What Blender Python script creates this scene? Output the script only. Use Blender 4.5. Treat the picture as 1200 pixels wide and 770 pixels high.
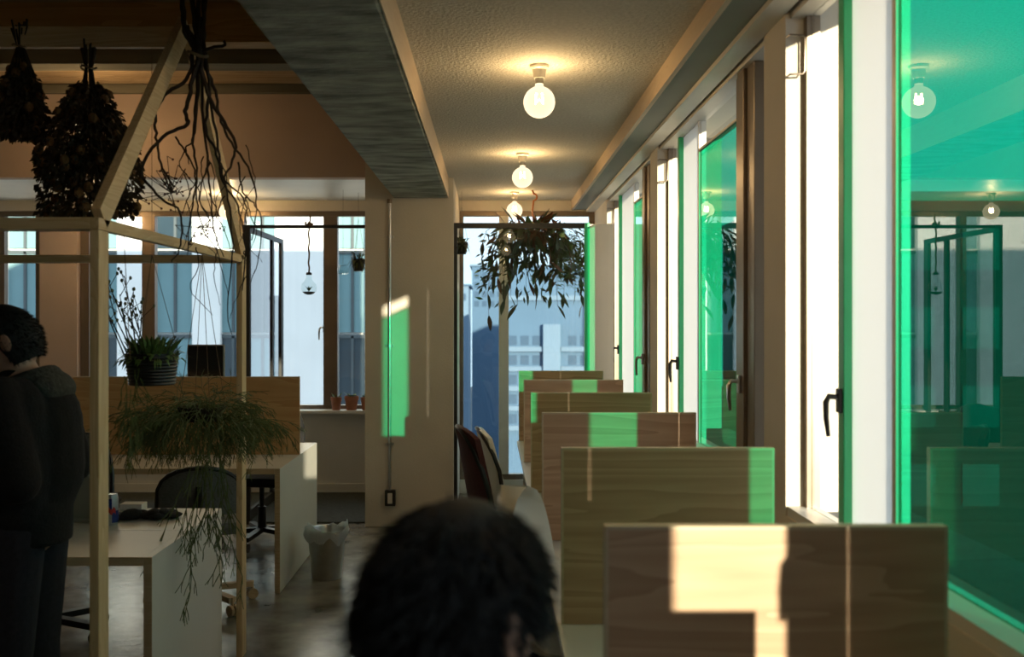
import bpy, bmesh, math, random
from mathutils import Vector, Matrix, noise as mnoise
R = math.radians
random.seed(7)
scn = bpy.context.scene
COL = scn.collection
for o in list(bpy.data.objects):
    bpy.data.objects.remove(o)

# ------------------------------------------------------------------ camera, sky, sun, exposure
EYE = 1.58
FPX = 1150.0
def X(px, d): return (px - 575.0) / FPX * d
def Z(py, d): return EYE - (py - 375.0) / FPX * d
cam_d = bpy.data.cameras.new('camera')
cam = bpy.data.objects.new('camera', cam_d); COL.objects.link(cam)
cam.location = (0, 0, EYE); cam.rotation_euler = (R(90), 0, 0)
cam_d.sensor_width = 36; cam_d.lens = 36 * FPX / 1200
cam_d.shift_x = 25 / 1200; cam_d.shift_y = -10 / 1200
cam_d.clip_start = .05; cam_d.clip_end = 400
cam_d.dof.use_dof = True; cam_d.dof.focus_distance = 5.6; cam_d.dof.aperture_fstop = 3.2
scn.camera = cam

world = bpy.data.worlds.new('world'); scn.world = world
world.use_nodes = True
wn = world.node_tree.nodes; wl_ = world.node_tree.links
wn.clear()
w_out = wn.new('ShaderNodeOutputWorld'); w_bg = wn.new('ShaderNodeBackground')
w_bg.inputs['Color'].default_value = (0.70, 0.86, 1.0, 1)
w_bg.inputs['Strength'].default_value = 1.7
wl_.new(w_bg.outputs[0], w_out.inputs[0])

SUN_M, SUN_DZ = 3.06, 0.44
sun_dir = Vector((-1, SUN_M, -SUN_DZ)).normalized()
sun_d = bpy.data.lights.new('sun', 'SUN'); sun_d.energy = 11.0; sun_d.angle = R(0.53)
sun_d.color = (1.0, 0.87, 0.64)
sun = bpy.data.objects.new('sun', sun_d); COL.objects.link(sun)
sun.location = (12, -30, 8)
sun.rotation_euler = sun_dir.to_track_quat('-Z', 'Y').to_euler()

vs = scn.view_settings
vs.view_transform = 'Standard'; vs.look = 'None'; vs.gamma = 1.0; vs.use_curve_mapping = False
vs.exposure = 0.2
scn.display_settings.display_device = 'sRGB'

# ------------------------------------------------------------------ materials
def new_mat(name):
    m = bpy.data.materials.new(name); m.use_nodes = True
    return m, m.node_tree.nodes, m.node_tree.links, m.node_tree.nodes['Principled BSDF']

def mat(name, col, rough=.6, var=.12, scale=8.0, metal=0.0, bump=0.0, bscale=60.0, stretch=(1, 1, 1), detail=6):
    """surface colour with soft noise variation and optional fine relief"""
    m, n, l, b = new_mat(name)
    tc = n.new('ShaderNodeTexCoord'); mp = n.new('ShaderNodeMapping')
    mp.inputs['Scale'].default_value = stretch
    l.new(tc.outputs['Object'], mp.inputs['Vector'])
    nz = n.new('ShaderNodeTexNoise'); nz.inputs['Scale'].default_value = scale; nz.inputs['Detail'].default_value = detail
    l.new(mp.outputs[0], nz.inputs['Vector'])
    cr = n.new('ShaderNodeValToRGB')
    cr.color_ramp.elements[0].position = .3; cr.color_ramp.elements[1].position = .7
    cr.color_ramp.elements[0].color = (*[c * (1 - var) for c in col], 1)
    cr.color_ramp.elements[1].color = (*[min(1, c * (1 + var)) for c in col], 1)
    l.new(nz.outputs['Fac'], cr.inputs[0]); l.new(cr.outputs[0], b.inputs['Base Color'])
    b.inputs['Roughness'].default_value = rough; b.inputs['Metallic'].default_value = metal
    if bump:
        n2 = n.new('ShaderNodeTexNoise'); n2.inputs['Scale'].default_value = bscale; n2.inputs['Detail'].default_value = 4
        l.new(mp.outputs[0], n2.inputs['Vector'])
        bp = n.new('ShaderNodeBump'); bp.inputs['Strength'].default_value = bump; bp.inputs['Distance'].default_value = .01
        l.new(n2.outputs['Fac'], bp.inputs['Height']); l.new(bp.outputs[0], b.inputs['Normal'])
    return m

def wood(name, c1, c2, axis=0, rough=.5, freq=9.0, knots=False):
    """grain drawn out along the given axis"""
    m, n, l, b = new_mat(name)
    tc = n.new('ShaderNodeTexCoord'); mp = n.new('ShaderNodeMapping')
    s = [freq, freq, freq]; s[axis] = freq * .09
    mp.inputs['Scale'].default_value = s
    oi = n.new('ShaderNodeObjectInfo')
    l.new(tc.outputs['Object'], mp.inputs['Vector'])
    ad = n.new('ShaderNodeVectorMath'); ad.operation = 'ADD'
    sc = n.new('ShaderNodeVectorMath'); sc.operation = 'SCALE'; sc.inputs['Scale'].default_value = 20
    cb = n.new('ShaderNodeCombineXYZ')
    for i in range(3): l.new(oi.outputs['Random'], cb.inputs[i])
    l.new(cb.outputs[0], sc.inputs[0]); l.new(sc.outputs[0], ad.inputs[1]); l.new(mp.outputs[0], ad.inputs[0])
    nz = n.new('ShaderNodeTexNoise'); nz.inputs['Scale'].default_value = 1.0; nz.inputs['Detail'].default_value = 3
    nz.inputs['Distortion'].default_value = .6
    l.new(ad.outputs[0], nz.inputs['Vector'])
    ml = n.new('ShaderNodeMath'); ml.operation = 'MULTIPLY'; ml.inputs[1].default_value = 9
    l.new(nz.outputs['Fac'], ml.inputs[0])
    fr = n.new('ShaderNodeMath'); fr.operation = 'FRACT'; l.new(ml.outputs[0], fr.inputs[0])
    nf = n.new('ShaderNodeTexNoise'); nf.inputs['Scale'].default_value = 9; nf.inputs['Detail'].default_value = 4
    l.new(ad.outputs[0], nf.inputs['Vector'])
    mx = n.new('ShaderNodeMath'); mx.operation = 'MULTIPLY_ADD'; mx.inputs[1].default_value = .55
    l.new(fr.outputs[0], mx.inputs[0])
    m2 = n.new('ShaderNodeMath'); m2.operation = 'MULTIPLY'; m2.inputs[1].default_value = .45
    l.new(nf.outputs['Fac'], m2.inputs[0]); l.new(m2.outputs[0], mx.inputs[2])
    cr = n.new('ShaderNodeValToRGB')
    cr.color_ramp.elements[0].position = .1; cr.color_ramp.elements[1].position = .75
    cr.color_ramp.elements[0].color = (*c1, 1); cr.color_ramp.elements[1].color = (*c2, 1)
    l.new(mx.outputs[0], cr.inputs[0]); l.new(cr.outputs[0], b.inputs['Base Color'])
    b.inputs['Roughness'].default_value = rough
    return m

def glass(name, tint, ior=1.5, rough=0.0, refl=(1, 1, 1)):
    """thin pane: tinted straight-through light plus Fresnel mirror reflection"""
    m, n, l, b = new_mat(name); n.remove(b)
    out = n['Material Output']
    tr = n.new('ShaderNodeBsdfTransparent'); tr.inputs[0].default_value = (*tint, 1)
    gl = n.new('ShaderNodeBsdfGlossy'); gl.inputs['Roughness'].default_value = rough; gl.inputs[0].default_value = (*refl, 1)
    fr = n.new('ShaderNodeFresnel'); fr.inputs['IOR'].default_value = ior
    # the sheet is a thin solid: reflect and tint on entry only, leave straight through
    ge = n.new('ShaderNodeNewGeometry'); bk = n.new('ShaderNodeMath'); bk.operation = 'SUBTRACT'; bk.inputs[0].default_value = 1
    l.new(ge.outputs['Backfacing'], bk.inputs[1])
    ml = n.new('ShaderNodeMath'); ml.operation = 'MULTIPLY'; l.new(bk.outputs[0], ml.inputs[0]); l.new(fr.outputs[0], ml.inputs[1])
    mc = n.new('ShaderNodeMix'); mc.data_type = 'RGBA'
    l.new(ge.outputs['Backfacing'], mc.inputs['Factor'])
    for sk in mc.inputs:
        if sk.type == 'RGBA': sk.default_value = (*tint, 1) if sk.name == 'A' else (1, 1, 1, 1)
    for sk in mc.outputs:
        if sk.type == 'RGBA': l.new(sk, tr.inputs[0])
    mx = n.new('ShaderNodeMixShader')
    l.new(ml.outputs[0], mx.inputs[0]); l.new(tr.outputs[0], mx.inputs[1]); l.new(gl.outputs[0], mx.inputs[2])
    l.new(mx.outputs[0], out.inputs[0])
    return m

def frosted(name, col):
    m, n, l, b = new_mat(name); n.remove(b)
    out = n['Material Output']
    t = n.new('ShaderNodeBsdfTranslucent'); t.inputs[0].default_value = (*col, 1)
    d = n.new('ShaderNodeBsdfDiffuse'); d.inputs[0].default_value = (*col, 1)
    mx = n.new('ShaderNodeMixShader'); mx.inputs[0].default_value = .3
    l.new(t.outputs[0], mx.inputs[1]); l.new(d.outputs[0], mx.inputs[2]); l.new(mx.outputs[0], out.inputs[0])
    return m

def emis(name, col, s):
    m, n, l, b = new_mat(name)
    b.inputs['Base Color'].default_value = (*col, 1)
    b.inputs['Emission Color'].default_value = (*col, 1); b.inputs['Emission Strength'].default_value = s
    return m

MT = {}
MT['plaster'] = mat('wall_plaster', (.60, .55, .47), .8, .05, 3, bump=.15, bscale=90)
MT['pink'] = mat('plaster_rose', (.52, .40, .33), .85, .05, 3, bump=.1, bscale=90)
MT['ceil'] = mat('ceiling_stipple', (.50, .485, .43), .9, .12, 60, bump=.9, bscale=70)
MT['concrete'] = mat('raw_concrete', (.27, .275, .23), .85, .62, 4.0, bump=.9, bscale=20, stretch=(1, 2.6, 1), detail=9)
MT['floor'] = mat('polished_concrete', (.19, .175, .145), .24, .5, 4.5, bump=.2, bscale=14, detail=12)
MT['flooring'] = mat('dark_flooring', (.05, .055, .045), .95, .3, 40, bump=.5, bscale=200)
MT['fascia'] = wood('fascia_board', (.50, .38, .26), (.56, .44, .31), 1, .55)
MT['track'] = mat('grey_track_paint', (.20, .21, .185), .6, .05, 4)
MT['white_paint'] = mat('white_paint', (.72, .72, .68), .45, .04, 4)
MT['alu'] = mat('pale_aluminium_paint', (.66, .63, .57), .4, .04, 6)
MT['bronze'] = mat('bronze_aluminium', (.22, .17, .125), .35, .08, 6, metal=.5)
MT['steel_black'] = mat('black_steel', (.018, .018, .017), .45, .2, 12)
MT['chrome'] = mat('satin_steel', (.55, .55, .54), .28, .08, 20, metal=1)
MT['oak'] = wood('oak_veneer', (.41, .25, .145), (.58, .38, .24), 0, .5, 7)
MT['oak_edge'] = wood('oak_edge', (.55, .43, .28), (.62, .5, .34), 0, .5, 7)
MT['orange_ply'] = wood('amber_plywood', (.50, .27, .10), (.62, .38, .17), 0, .5, 6)
MT['pine_x'] = wood('pine_x', (.56, .37, .18), (.70, .52, .29), 0, .55, 14)
MT['pine_y'] = wood('pine_y', (.56, .37, .18), (.70, .52, .29), 1, .55, 14)
MT['pine_z'] = wood('pine_z', (.56, .37, .18), (.70, .52, .29), 2, .55, 14)
MT['beam_wood'] = wood('ceiling_beam_wood', (.30, .17, .055), (.42, .26, .10), 0, .6, 6)
MT['plank'] = wood('ceiling_plank_wood', (.30, .21, .13), (.42, .31, .20), 0, .65, 6)
MT['beam_grey'] = mat('weathered_timber', (.15, .14, .11), .8, .2, 6, stretch=(.2, 2, 2))
MT['desk_white'] = mat('white_laminate', (.66, .64, .58), .4, .03, 4)
MT['desk_edge'] = wood('ply_edge', (.48, .34, .20), (.58, .44, .28), 0, .55, 10)
MT['green_glass'] = glass('green_film_glass', (.005, .30, .16), 1.7)
MT['clear'] = glass('clear_glass', (.93, .96, .95), 1.45)
MT['clear_dark'] = glass('partition_glass', (.80, .88, .88), 1.6)
MT['added_frost'] = frosted('added_frost_pane', (.86, .86, .84))
MT['green_strip'] = mat('green_edge_acrylic', (.04, .50, .22), .3, .05, 4)
MT['black_plastic'] = mat('black_plastic', (.012, .012, .013), .4, .2, 20)
MT['black_fabric'] = mat('black_fabric', (.014, .014, .016), .9, .3, 90, bump=.4, bscale=300)
MT['jacket'] = mat('black_jacket', (.006, .006, .006), .95, .3, 60, bump=.4, bscale=120)
MT['hood'] = mat('charcoal_knit', (.05, .05, .042), .95, .6, 70, bump=.6, bscale=150)
MT['trouser'] = mat('dark_denim', (.012, .012, .018), .9, .3, 60, bump=.3, bscale=250)
MT['skin'] = mat('skin', (.46, .27, .18), .55, .06, 12)
MT['hair'] = mat('dark_hair', (.006, .005, .004), .75, .3, 40)
MT['eye'] = mat('eye_white', (.6, .58, .55), .2, .05, 10)
MT['shirt_white'] = mat('white_cotton', (.70, .68, .64), .9, .05, 20, bump=.2, bscale=200)
MT['sweater'] = mat('dark_sweater', (.02, .02, .022), .95, .3, 60, bump=.5, bscale=160)
MT['maroon'] = mat('maroon_fabric', (.075, .014, .016), .8, .2, 50, bump=.3, bscale=220)
MT['white_shell'] = mat('cream_shell_plastic', (.66, .66, .58), .35, .03, 4)
MT['grey_mesh'] = mat('grey_mesh_fabric', (.16, .17, .17), .9, .2, 90, bump=.4, bscale=300)
MT['beech'] = wood('beech', (.40, .27, .15), (.52, .37, .22), 0, .5, 10)
MT['terracotta'] = mat('terracotta', (.36, .15, .085), .85, .15, 20, bump=.2, bscale=90)
MT['soil'] = mat('soil', (.035, .024, .016), 1, .4, 60, bump=.6, bscale=120)
MT['leaf_dark'] = mat('leaf_olive', (.07, .085, .03), .45, .35, 14)
MT['leaf_brown'] = mat('leaf_russet', (.16, .065, .025), .5, .35, 14)
MT['leaf_green'] = mat('leaf_green', (.10, .17, .045), .5, .3, 14)
MT['rhipsalis'] = mat('rhipsalis_stem', (.085, .115, .035), .6, .35, 20)
MT['dry'] = mat('dried_leaf', (.05, .034, .018), .85, .4, 20)
MT['dry2'] = mat('dried_bloom', (.16, .085, .03), .9, .4, 20)
MT['twig'] = mat('dark_twig', (.030, .018, .011), .8, .4, 30, bump=.4, bscale=80)
MT['berry'] = mat('dark_berry', (.07, .015, .012), .5, .3, 30)
MT['rope'] = mat('jute_rope', (.20, .13, .075), .95, .3, 60, bump=.5, bscale=150)
MT['wire'] = mat('thin_wire', (.10, .08, .055), .5, .2, 20)
MT['bag'] = frosted('bin_liner', (.78, .80, .80))
MT['copper'] = mat('copper_hook', (.50, .17, .06), .35, .15, 20, metal=.7)
MT['ceramic'] = mat('porcelain', (.72, .68, .60), .3, .04, 6)
MT['can_blue'] = mat('can_blue', (.02, .04, .22), .3, .1, 20, metal=.3)
MT['can_silver'] = mat('can_silver', (.55, .57, .6), .3, .1, 20, metal=.8)
MT['can_red'] = mat('can_red', (.5, .03, .03), .35, .1, 20)
MT['paper'] = mat('paper', (.72, .70, .65), .9, .04, 10)
MT['screen'] = mat('dark_screen', (.01, .011, .012), .15, .1, 6)
MT['laptop'] = mat('grey_plastic_shell', (.26, .26, .22), .5, .05, 6)
MT['ext_white'] = mat('white_facade', (.80, .81, .80), .9, .04, 1)
MT['ext_grey'] = mat('blue_grey_facade', (.018, .024, .03), .9, .06, .6)
MT['ext_glass'] = mat('facade_glass', (.015, .035, .05), .3, .3, .6)
MT['ext_blind'] = mat('facade_blind', (.15, .27, .30), .7, .15, .5)
MT['ext_mullion'] = mat('facade_mullion', (.06, .08, .09), .6, .1, 2)
MT['ext_haze'] = mat('hazed_concrete', (.08, .14, .23), .95, .06, .2)  # blue of haze put into the base colour, also in the next two
MT['ext_haze_win'] = mat('hazed_window', (.05, .09, .155), .95, .1, .2)
MT['ext_tower'] = mat('hazed_tower', (.14, .205, .30), .95, .05, .2)
MT['dark_sill'] = mat('dark_stone_sill', (.055, .062, .07), .8, .3, 30, bump=.4, bscale=80)
MT['street'] = mat('asphalt', (.07, .075, .085), .9, .2, .3)
MT['roof_ext'] = mat('building_render', (.5, .5, .48), .9, .05, 1)

for k_ in ('beam_wood', 'plank', 'beam_grey'):
    MT[k_].node_tree.nodes['Principled BSDF'].inputs['Specular IOR Level'].default_value = .05
MT['side_glass'] = mat('side_building_glass', (.014, .05, .065), .85, .3, .6)

def globe_mat():
    m, n, l, b = new_mat('bulb_glass'); n.remove(b)
    out = n['Material Output']
    tr = n.new('ShaderNodeBsdfTransparent'); tr.inputs[0].default_value = (1, .95, .85, 1)
    em = n.new('ShaderNodeEmission'); em.inputs[0].default_value = (1, .80, .50, 1); em.inputs[1].default_value = 1.7
    lw = n.new('ShaderNodeLayerWeight'); lw.inputs[0].default_value = .35
    mr = n.new('ShaderNodeMapRange'); mr.inputs[3].default_value = .45; mr.inputs[4].default_value = .75
    l.new(lw.outputs['Facing'], mr.inputs[0])
    mx = n.new('ShaderNodeMixShader')
    l.new(mr.outputs[0], mx.inputs[0]); l.new(tr.outputs[0], mx.inputs[1]); l.new(em.outputs[0], mx.inputs[2])
    l.new(mx.outputs[0], out.inputs[0])
    return m
MT['globe'] = globe_mat()
MT['filament'] = emis('filament', (1, .75, .40), 60)

# ------------------------------------------------------------------ mesh helpers
class M:
    def __init__(s): s.v = []; s.f = []
    def add(s, vs, fs):
        k = len(s.v); s.v += [tuple(v) for v in vs]; s.f += [tuple(i + k for i in f) for f in fs]; return s
    def box(s, x0, x1, y0, y1, z0, z1, bev=0.0):
        if x0 > x1: x0, x1 = x1, x0
        if y0 > y1: y0, y1 = y1, y0
        if z0 > z1: z0, z1 = z1, z0
        if bev <= 0:
            return s.add([(x0,y0,z0),(x1,y0,z0),(x1,y1,z0),(x0,y1,z0),(x0,y0,z1),(x1,y0,z1),(x1,y1,z1),(x0,y1,z1)],
                         [(0,3,2,1),(4,5,6,7),(0,1,5,4),(1,2,6,5),(2,3,7,6),(3,0,4,7)])
        bm = bmesh.new(); bmesh.ops.create_cube(bm, size=1)
        for v in bm.verts:
            v.co = Vector(((x0+x1)/2 + v.co.x*(x1-x0), (y0+y1)/2 + v.co.y*(y1-y0), (z0+z1)/2 + v.co.z*(z1-z0)))
        b = min(bev, (x1-x0)*.45, (y1-y0)*.45, (z1-z0)*.45)
        bmesh.ops.bevel(bm, geom=list(bm.edges), offset=b, segments=2, affect='EDGES', profile=.6)
        s.frombm(bm); bm.free(); return s
    def frombm(s, bm):
        bm.verts.index_update()
        return s.add([v.co[:] for v in bm.verts], [tuple(v.index for v in f.verts) for f in bm.faces])
    def obox(s, p, q, w, h, up=(0, 0, 1)):
        """bar from p to q, w across, h along the 'up' side"""
        p = Vector(p); q = Vector(q); d = (q - p).normalized(); u = Vector(up)
        a = d.cross(u)
        if a.length < 1e-4: a = d.cross(Vector((1, 0, 0)))
        a.normalize(); b = a.cross(d).normalized()
        c = []
        for e in (p, q):
            for i, j in ((-1, -1), (1, -1), (1, 1), (-1, 1)): c.append(e + a * (w/2*i) + b * (h/2*j))
        return s.add(c, [(0,1,2,3),(7,6,5,4),(0,4,5,1),(1,5,6,2),(2,6,7,3),(3,7,4,0)])
    def tube(s, pts, rad, n=8, cap=True):
        pts = [Vector(p) for p in pts]; k = len(pts)
        if not hasattr(rad, '__len__'): rad = [rad] * k
        vs = []; prev = None
        for i, p in enumerate(pts):
            t = (pts[min(i+1, k-1)] - pts[max(i-1, 0)])
            t = t.normalized() if t.length > 1e-9 else Vector((0, 0, 1))
            if prev is None:
                a = t.orthogonal().normalized()
            else:
                a = prev - t * prev.dot(t)
                a = a.normalized() if a.length > 1e-6 else t.orthogonal().normalized()
            prev = a; b = t.cross(a)
            for j in range(n):
                th = 2*math.pi*j/n
                vs.append(p + (a*math.cos(th) + b*math.sin(th)) * rad[i])
        fs = []
        for i in range(k-1):
            for j in range(n):
                j2 = (j+1) % n
                fs.append((i*n+j, i*n+j2, (i+1)*n+j2, (i+1)*n+j))
        if cap:
            fs.append(tuple(range(n-1, -1, -1))); fs.append(tuple((k-1)*n + j for j in range(n)))
        return s.add(vs, fs)
    def lathe(s, prof, c=(0, 0, 0), n=24, closed=False):
        """prof: list of (radius, z); axis z through c"""
        vs = []; fs = []; k = len(prof)
        for r, z in prof:
            for j in range(n):
                th = 2*math.pi*j/n
                vs.append((c[0] + max(r, 1e-4)*math.cos(th), c[1] + max(r, 1e-4)*math.sin(th), c[2] + z))
        for i in range(k-1):
            for j in range(n):
                j2 = (j+1) % n
                fs.append((i*n+j, i*n+j2, (i+1)*n+j2, (i+1)*n+j))
        if not closed:
            if prof[0][0] > 1e-3: fs.append(tuple(range(n-1, -1, -1)))
            if prof[-1][0] > 1e-3: fs.append(tuple((k-1)*n+j for j in range(n)))
        return s.add(vs, fs)
    def ell(s, c, r, nu=16, nv=10, rot=None):
        vs = []; fs = []
        for i in range(nv+1):
            ph = math.pi*i/nv
            for j in range(nu):
                th = 2*math.pi*j/nu
                p = Vector((r[0]*math.sin(ph)*math.cos(th), r[1]*math.sin(ph)*math.sin(th), r[2]*math.cos(ph)))
                if rot: p = rot @ p
                vs.append(Vector(c) + p)
        for i in range(nv):
            for j in range(nu):
                j2 = (j+1) % nu
                fs.append((i*nu+j, (i+1)*nu+j, (i+1)*nu+j2, i*nu+j2))
        return s.add(vs, fs)
    def xform(s, mtx):
        s.v = [tuple(mtx @ Vector(v)) for v in s.v]; return s

def wloc(o):
    v = Vector(o.location)
    while o.parent: o = o.parent; v = v + o.location
    return v

def link(o): COL.objects.link(o); return o

def mk(name, m, material, parent=None, smooth=False, label=None, cat=None, group=None, kind=None):
    """links the collected shapes as ONE mesh object whose origin is the middle of its base"""
    xs = [v[0] for v in m.v]; ys = [v[1] for v in m.v]; zs = [v[2] for v in m.v]
    c = Vector(((min(xs)+max(xs))/2, (min(ys)+max(ys))/2, min(zs)))
    me = bpy.data.meshes.new(name)
    me.from_pydata([(v[0]-c.x, v[1]-c.y, v[2]-c.z) for v in m.v], [], m.f)
    bm = bmesh.new(); bm.from_mesh(me); bmesh.ops.remove_doubles(bm, verts=bm.verts, dist=1e-5)
    bmesh.ops.recalc_face_normals(bm, faces=bm.faces); bm.to_mesh(me); bm.free()
    me.materials.append(MT[material] if isinstance(material, str) else material)
    if smooth:
        me.polygons.foreach_set('use_smooth', [True]*len(me.polygons))
        me.set_sharp_from_angle(angle=R(40))
    o = link(bpy.data.objects.new(name, me))
    if parent is not None:
        o.parent = parent; o.location = c - wloc(parent)
    else:
        o.location = c
    tag(o, label, cat, group, kind)
    return o

def tag(o, label=None, cat=None, group=None, kind=None):
    if label: o['label'] = label
    if cat: o['category'] = cat
    if group: o['group'] = group
    if kind: o['kind'] = kind
    return o

def thing(name, label, cat, loc=(0, 0, 0), group=None, kind=None):
    o = link(bpy.data.objects.new(name, None)); o.location = loc
    o.empty_display_size = .1
    return tag(o, label, cat, group, kind)

def copy_tree(o, parent=None):
    c = o.copy(); link(c)
    if parent is not None: c.parent = parent
    for ch in list(o.children): copy_tree(ch, c)
    return c

def struct(name, m, material, label, parent=None, cat='structure', smooth=False):
    return mk(name, m, material, parent, smooth, label if parent is None else None, cat if parent is None else None,
              None, 'structure' if parent is None else None)

# ------------------------------------------------------------------ the room
XW, XG, XO = .95, 1.02, 1.315        # window wall: inner face, glass plane, outer face
YB, YR, XL = 8.95, -3.9, -5.6       # back wall, rear wall, left wall
YC = 7.5                            # front of column and drop wall
CH, CT = 2.67, 3.34                 # plaster ceiling, timber ceiling
BAY, BW = 2.43, 2.18
SILL, HEAD = .95, 2.585

struct('floor', M().box(XL-.2, XO, YR-.2, YB+.3, -.15, 0), 'floor', 'polished grey concrete floor of the office', cat='floor')
struct('floor_strip', M().box(XL, -.965, 7.62, YB-.02, 0, .012), 'flooring', 'dark carpet strip beneath the far left windows', cat='flooring')  # thin dark rough strip laid over the floor
struct('ceiling', M().box(-.325, .735, YR, YB, CH, CH+.12), 'ceil', 'stippled plaster ceiling with bare bulbs above the desks', cat='ceiling')
struct('ceiling_alcove', M().box(XL, -.97, YC+.12, YB, CH, CH+.1), 'white_paint', 'white painted soffit over the far left windows', cat='ceiling')
ct = thing('ceiling_timber', 'boarded timber ceiling above the house-shaped frame', 'ceiling', (-3, 3, CT), kind='structure')
mk('ceiling_deck', M().box(XL, -.75, YR, YC+.1, CT+.025, CT+.12), 'beam_grey', ct)
yy = 3.2; i = 0
while yy < YC-.02:
    y1 = min(yy+.138, YC-.002)
    mk('ceiling_plank', M().box(XL, -.752, yy, y1, CT-.001*(i % 2), CT+.024, .004), 'plank', ct); yy += .145; i += 1
mk('ceiling_plank', M().box(XL, -.752, YR, 3.19, CT, CT+.024), 'plank', ct)
for nm, y0, y1, z0, mt, lab in (('ceiling_beam', 5.42, 5.56, 3.115, 'beam_wood', 'golden timber ceiling beam spanning behind the gable frame'),
                           ('ceiling_beam', 6.3, 6.48, 3.225, 'beam_grey', 'weathered grey timber ceiling beam before the rose wall'),
                           ('ceiling_beam', 4.15, 4.3, 3.115, 'beam_wood', 'golden timber ceiling beam over the front of the gable frame'),
                           ('ceiling_beam', 7.30, 7.35, 3.27, 'beam_grey', 'thin dark timber batten at the top of the rose wall')):
    struct(nm, M().box(XL, -.745, y0, y1, z0, CT-.003, .005), mt, lab, cat='beam')
struct('ceiling_beam', M().box(-.742, -.327, YR, YC, 2.51, 3.5, .012), 'concrete', 'rough grey concrete beam running to the column', cat='beam')
struct('trim_1', M().box(-.326, -.322, YR, YC, 2.512, CH), 'fascia', 'pale board cladding on the side of the concrete beam', cat='trim')
struct('wall_column', M().box(-.96, -.285, YC, YB+.3, 0, 3.5), 'plaster', 'cream plastered column with a conduit pipe', cat='column')
struct('wall_drop', M().box(XL, -.961, YC, YC+.12, CH, 3.5), 'pink', 'rose plaster wall above the far left windows', cat='wall')
struct('wall_left', M().box(XL-.2, XL, YR-.2, YB+.3, 0, 3.5), 'plaster', 'plain plaster wall closing the left side', cat='wall')
struct('wall_rear', M().box(XL-.2, XO, YR-.2, YR, 0, 3.5), 'plaster', 'plain plaster wall behind the viewer', cat='wall')
struct('roof', M().box(XL-.2, XO, YR-.2, YB+.3, 3.5, 5.0), 'roof_ext', 'upper storey slab of the building', cat='roof')

# window wall: spandrel, lintel, piers
wr = thing('wall_right', 'thick plaster window wall beside the desk partitions', 'wall', (1.1, 2.5, 0), kind='structure')
mk('spandrel', M().box(XW, XO, YR, YB+.3, 0, SILL), 'plaster', wr)
for yb in [.98+BAY*(k-1) for k in range(4)]:
    mk('outer_sill', M().box(XG+.031, XO+.04, yb+.001, yb+BW-.001, SILL-.03, SILL+.012), 'dark_sill', wr)
mk('lintel', M().box(XW, XO, YR, YB+.3, HEAD+.03, 3.5), 'plaster', wr)
piers = []
y = .98 - BAY
mk('pier', M().box(XW, XO, YR, y, SILL, HEAD+.03), 'plaster', wr)
bays = []
for k in range(4):
    y0 = .98 + BAY*(k-1); bays.append(y0)
    mk('pier', M().box(XW, XO, y0+BW, y0+BAY if k < 3 else YB+.3, SILL, HEAD+.03), 'plaster', wr)
struct('trim_2', M().box(.735, .755, YR, YB, CH-.09, CH+.1), 'fascia', 'warm timber fascia board along the ceiling edge', cat='trim')
struct('trim_3', M().box(.7555, .87, YR, YB, CH-.086, CH+.1), 'track', 'grey curtain box along the window heads', cat='trim')
struct('trim_4', M().box(.8705, XW-.0005, YR, YB, CH-.105, CH+.1), 'alu', 'pale head trim along the tops of the windows', cat='trim')

def lever(parent, x, y, z, s=1, mt='chrome'):
    h = mk('handle', M().box(x-.012, x, y-.014, y+.014, z-.035, z+.035, .004), mt, parent)
    g = M().tube([(x-.012, y, z+.01), (x-.035, y, z+.012), (x-.045, y-.004*s, z-.005), (x-.047, y-.012*s, z-.05), (x-.044, y-.022*s, z-.10)],
                 [.008, .009, .009, .008, .006], 8)
    mk('lever', g, mt, h, True)

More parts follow.
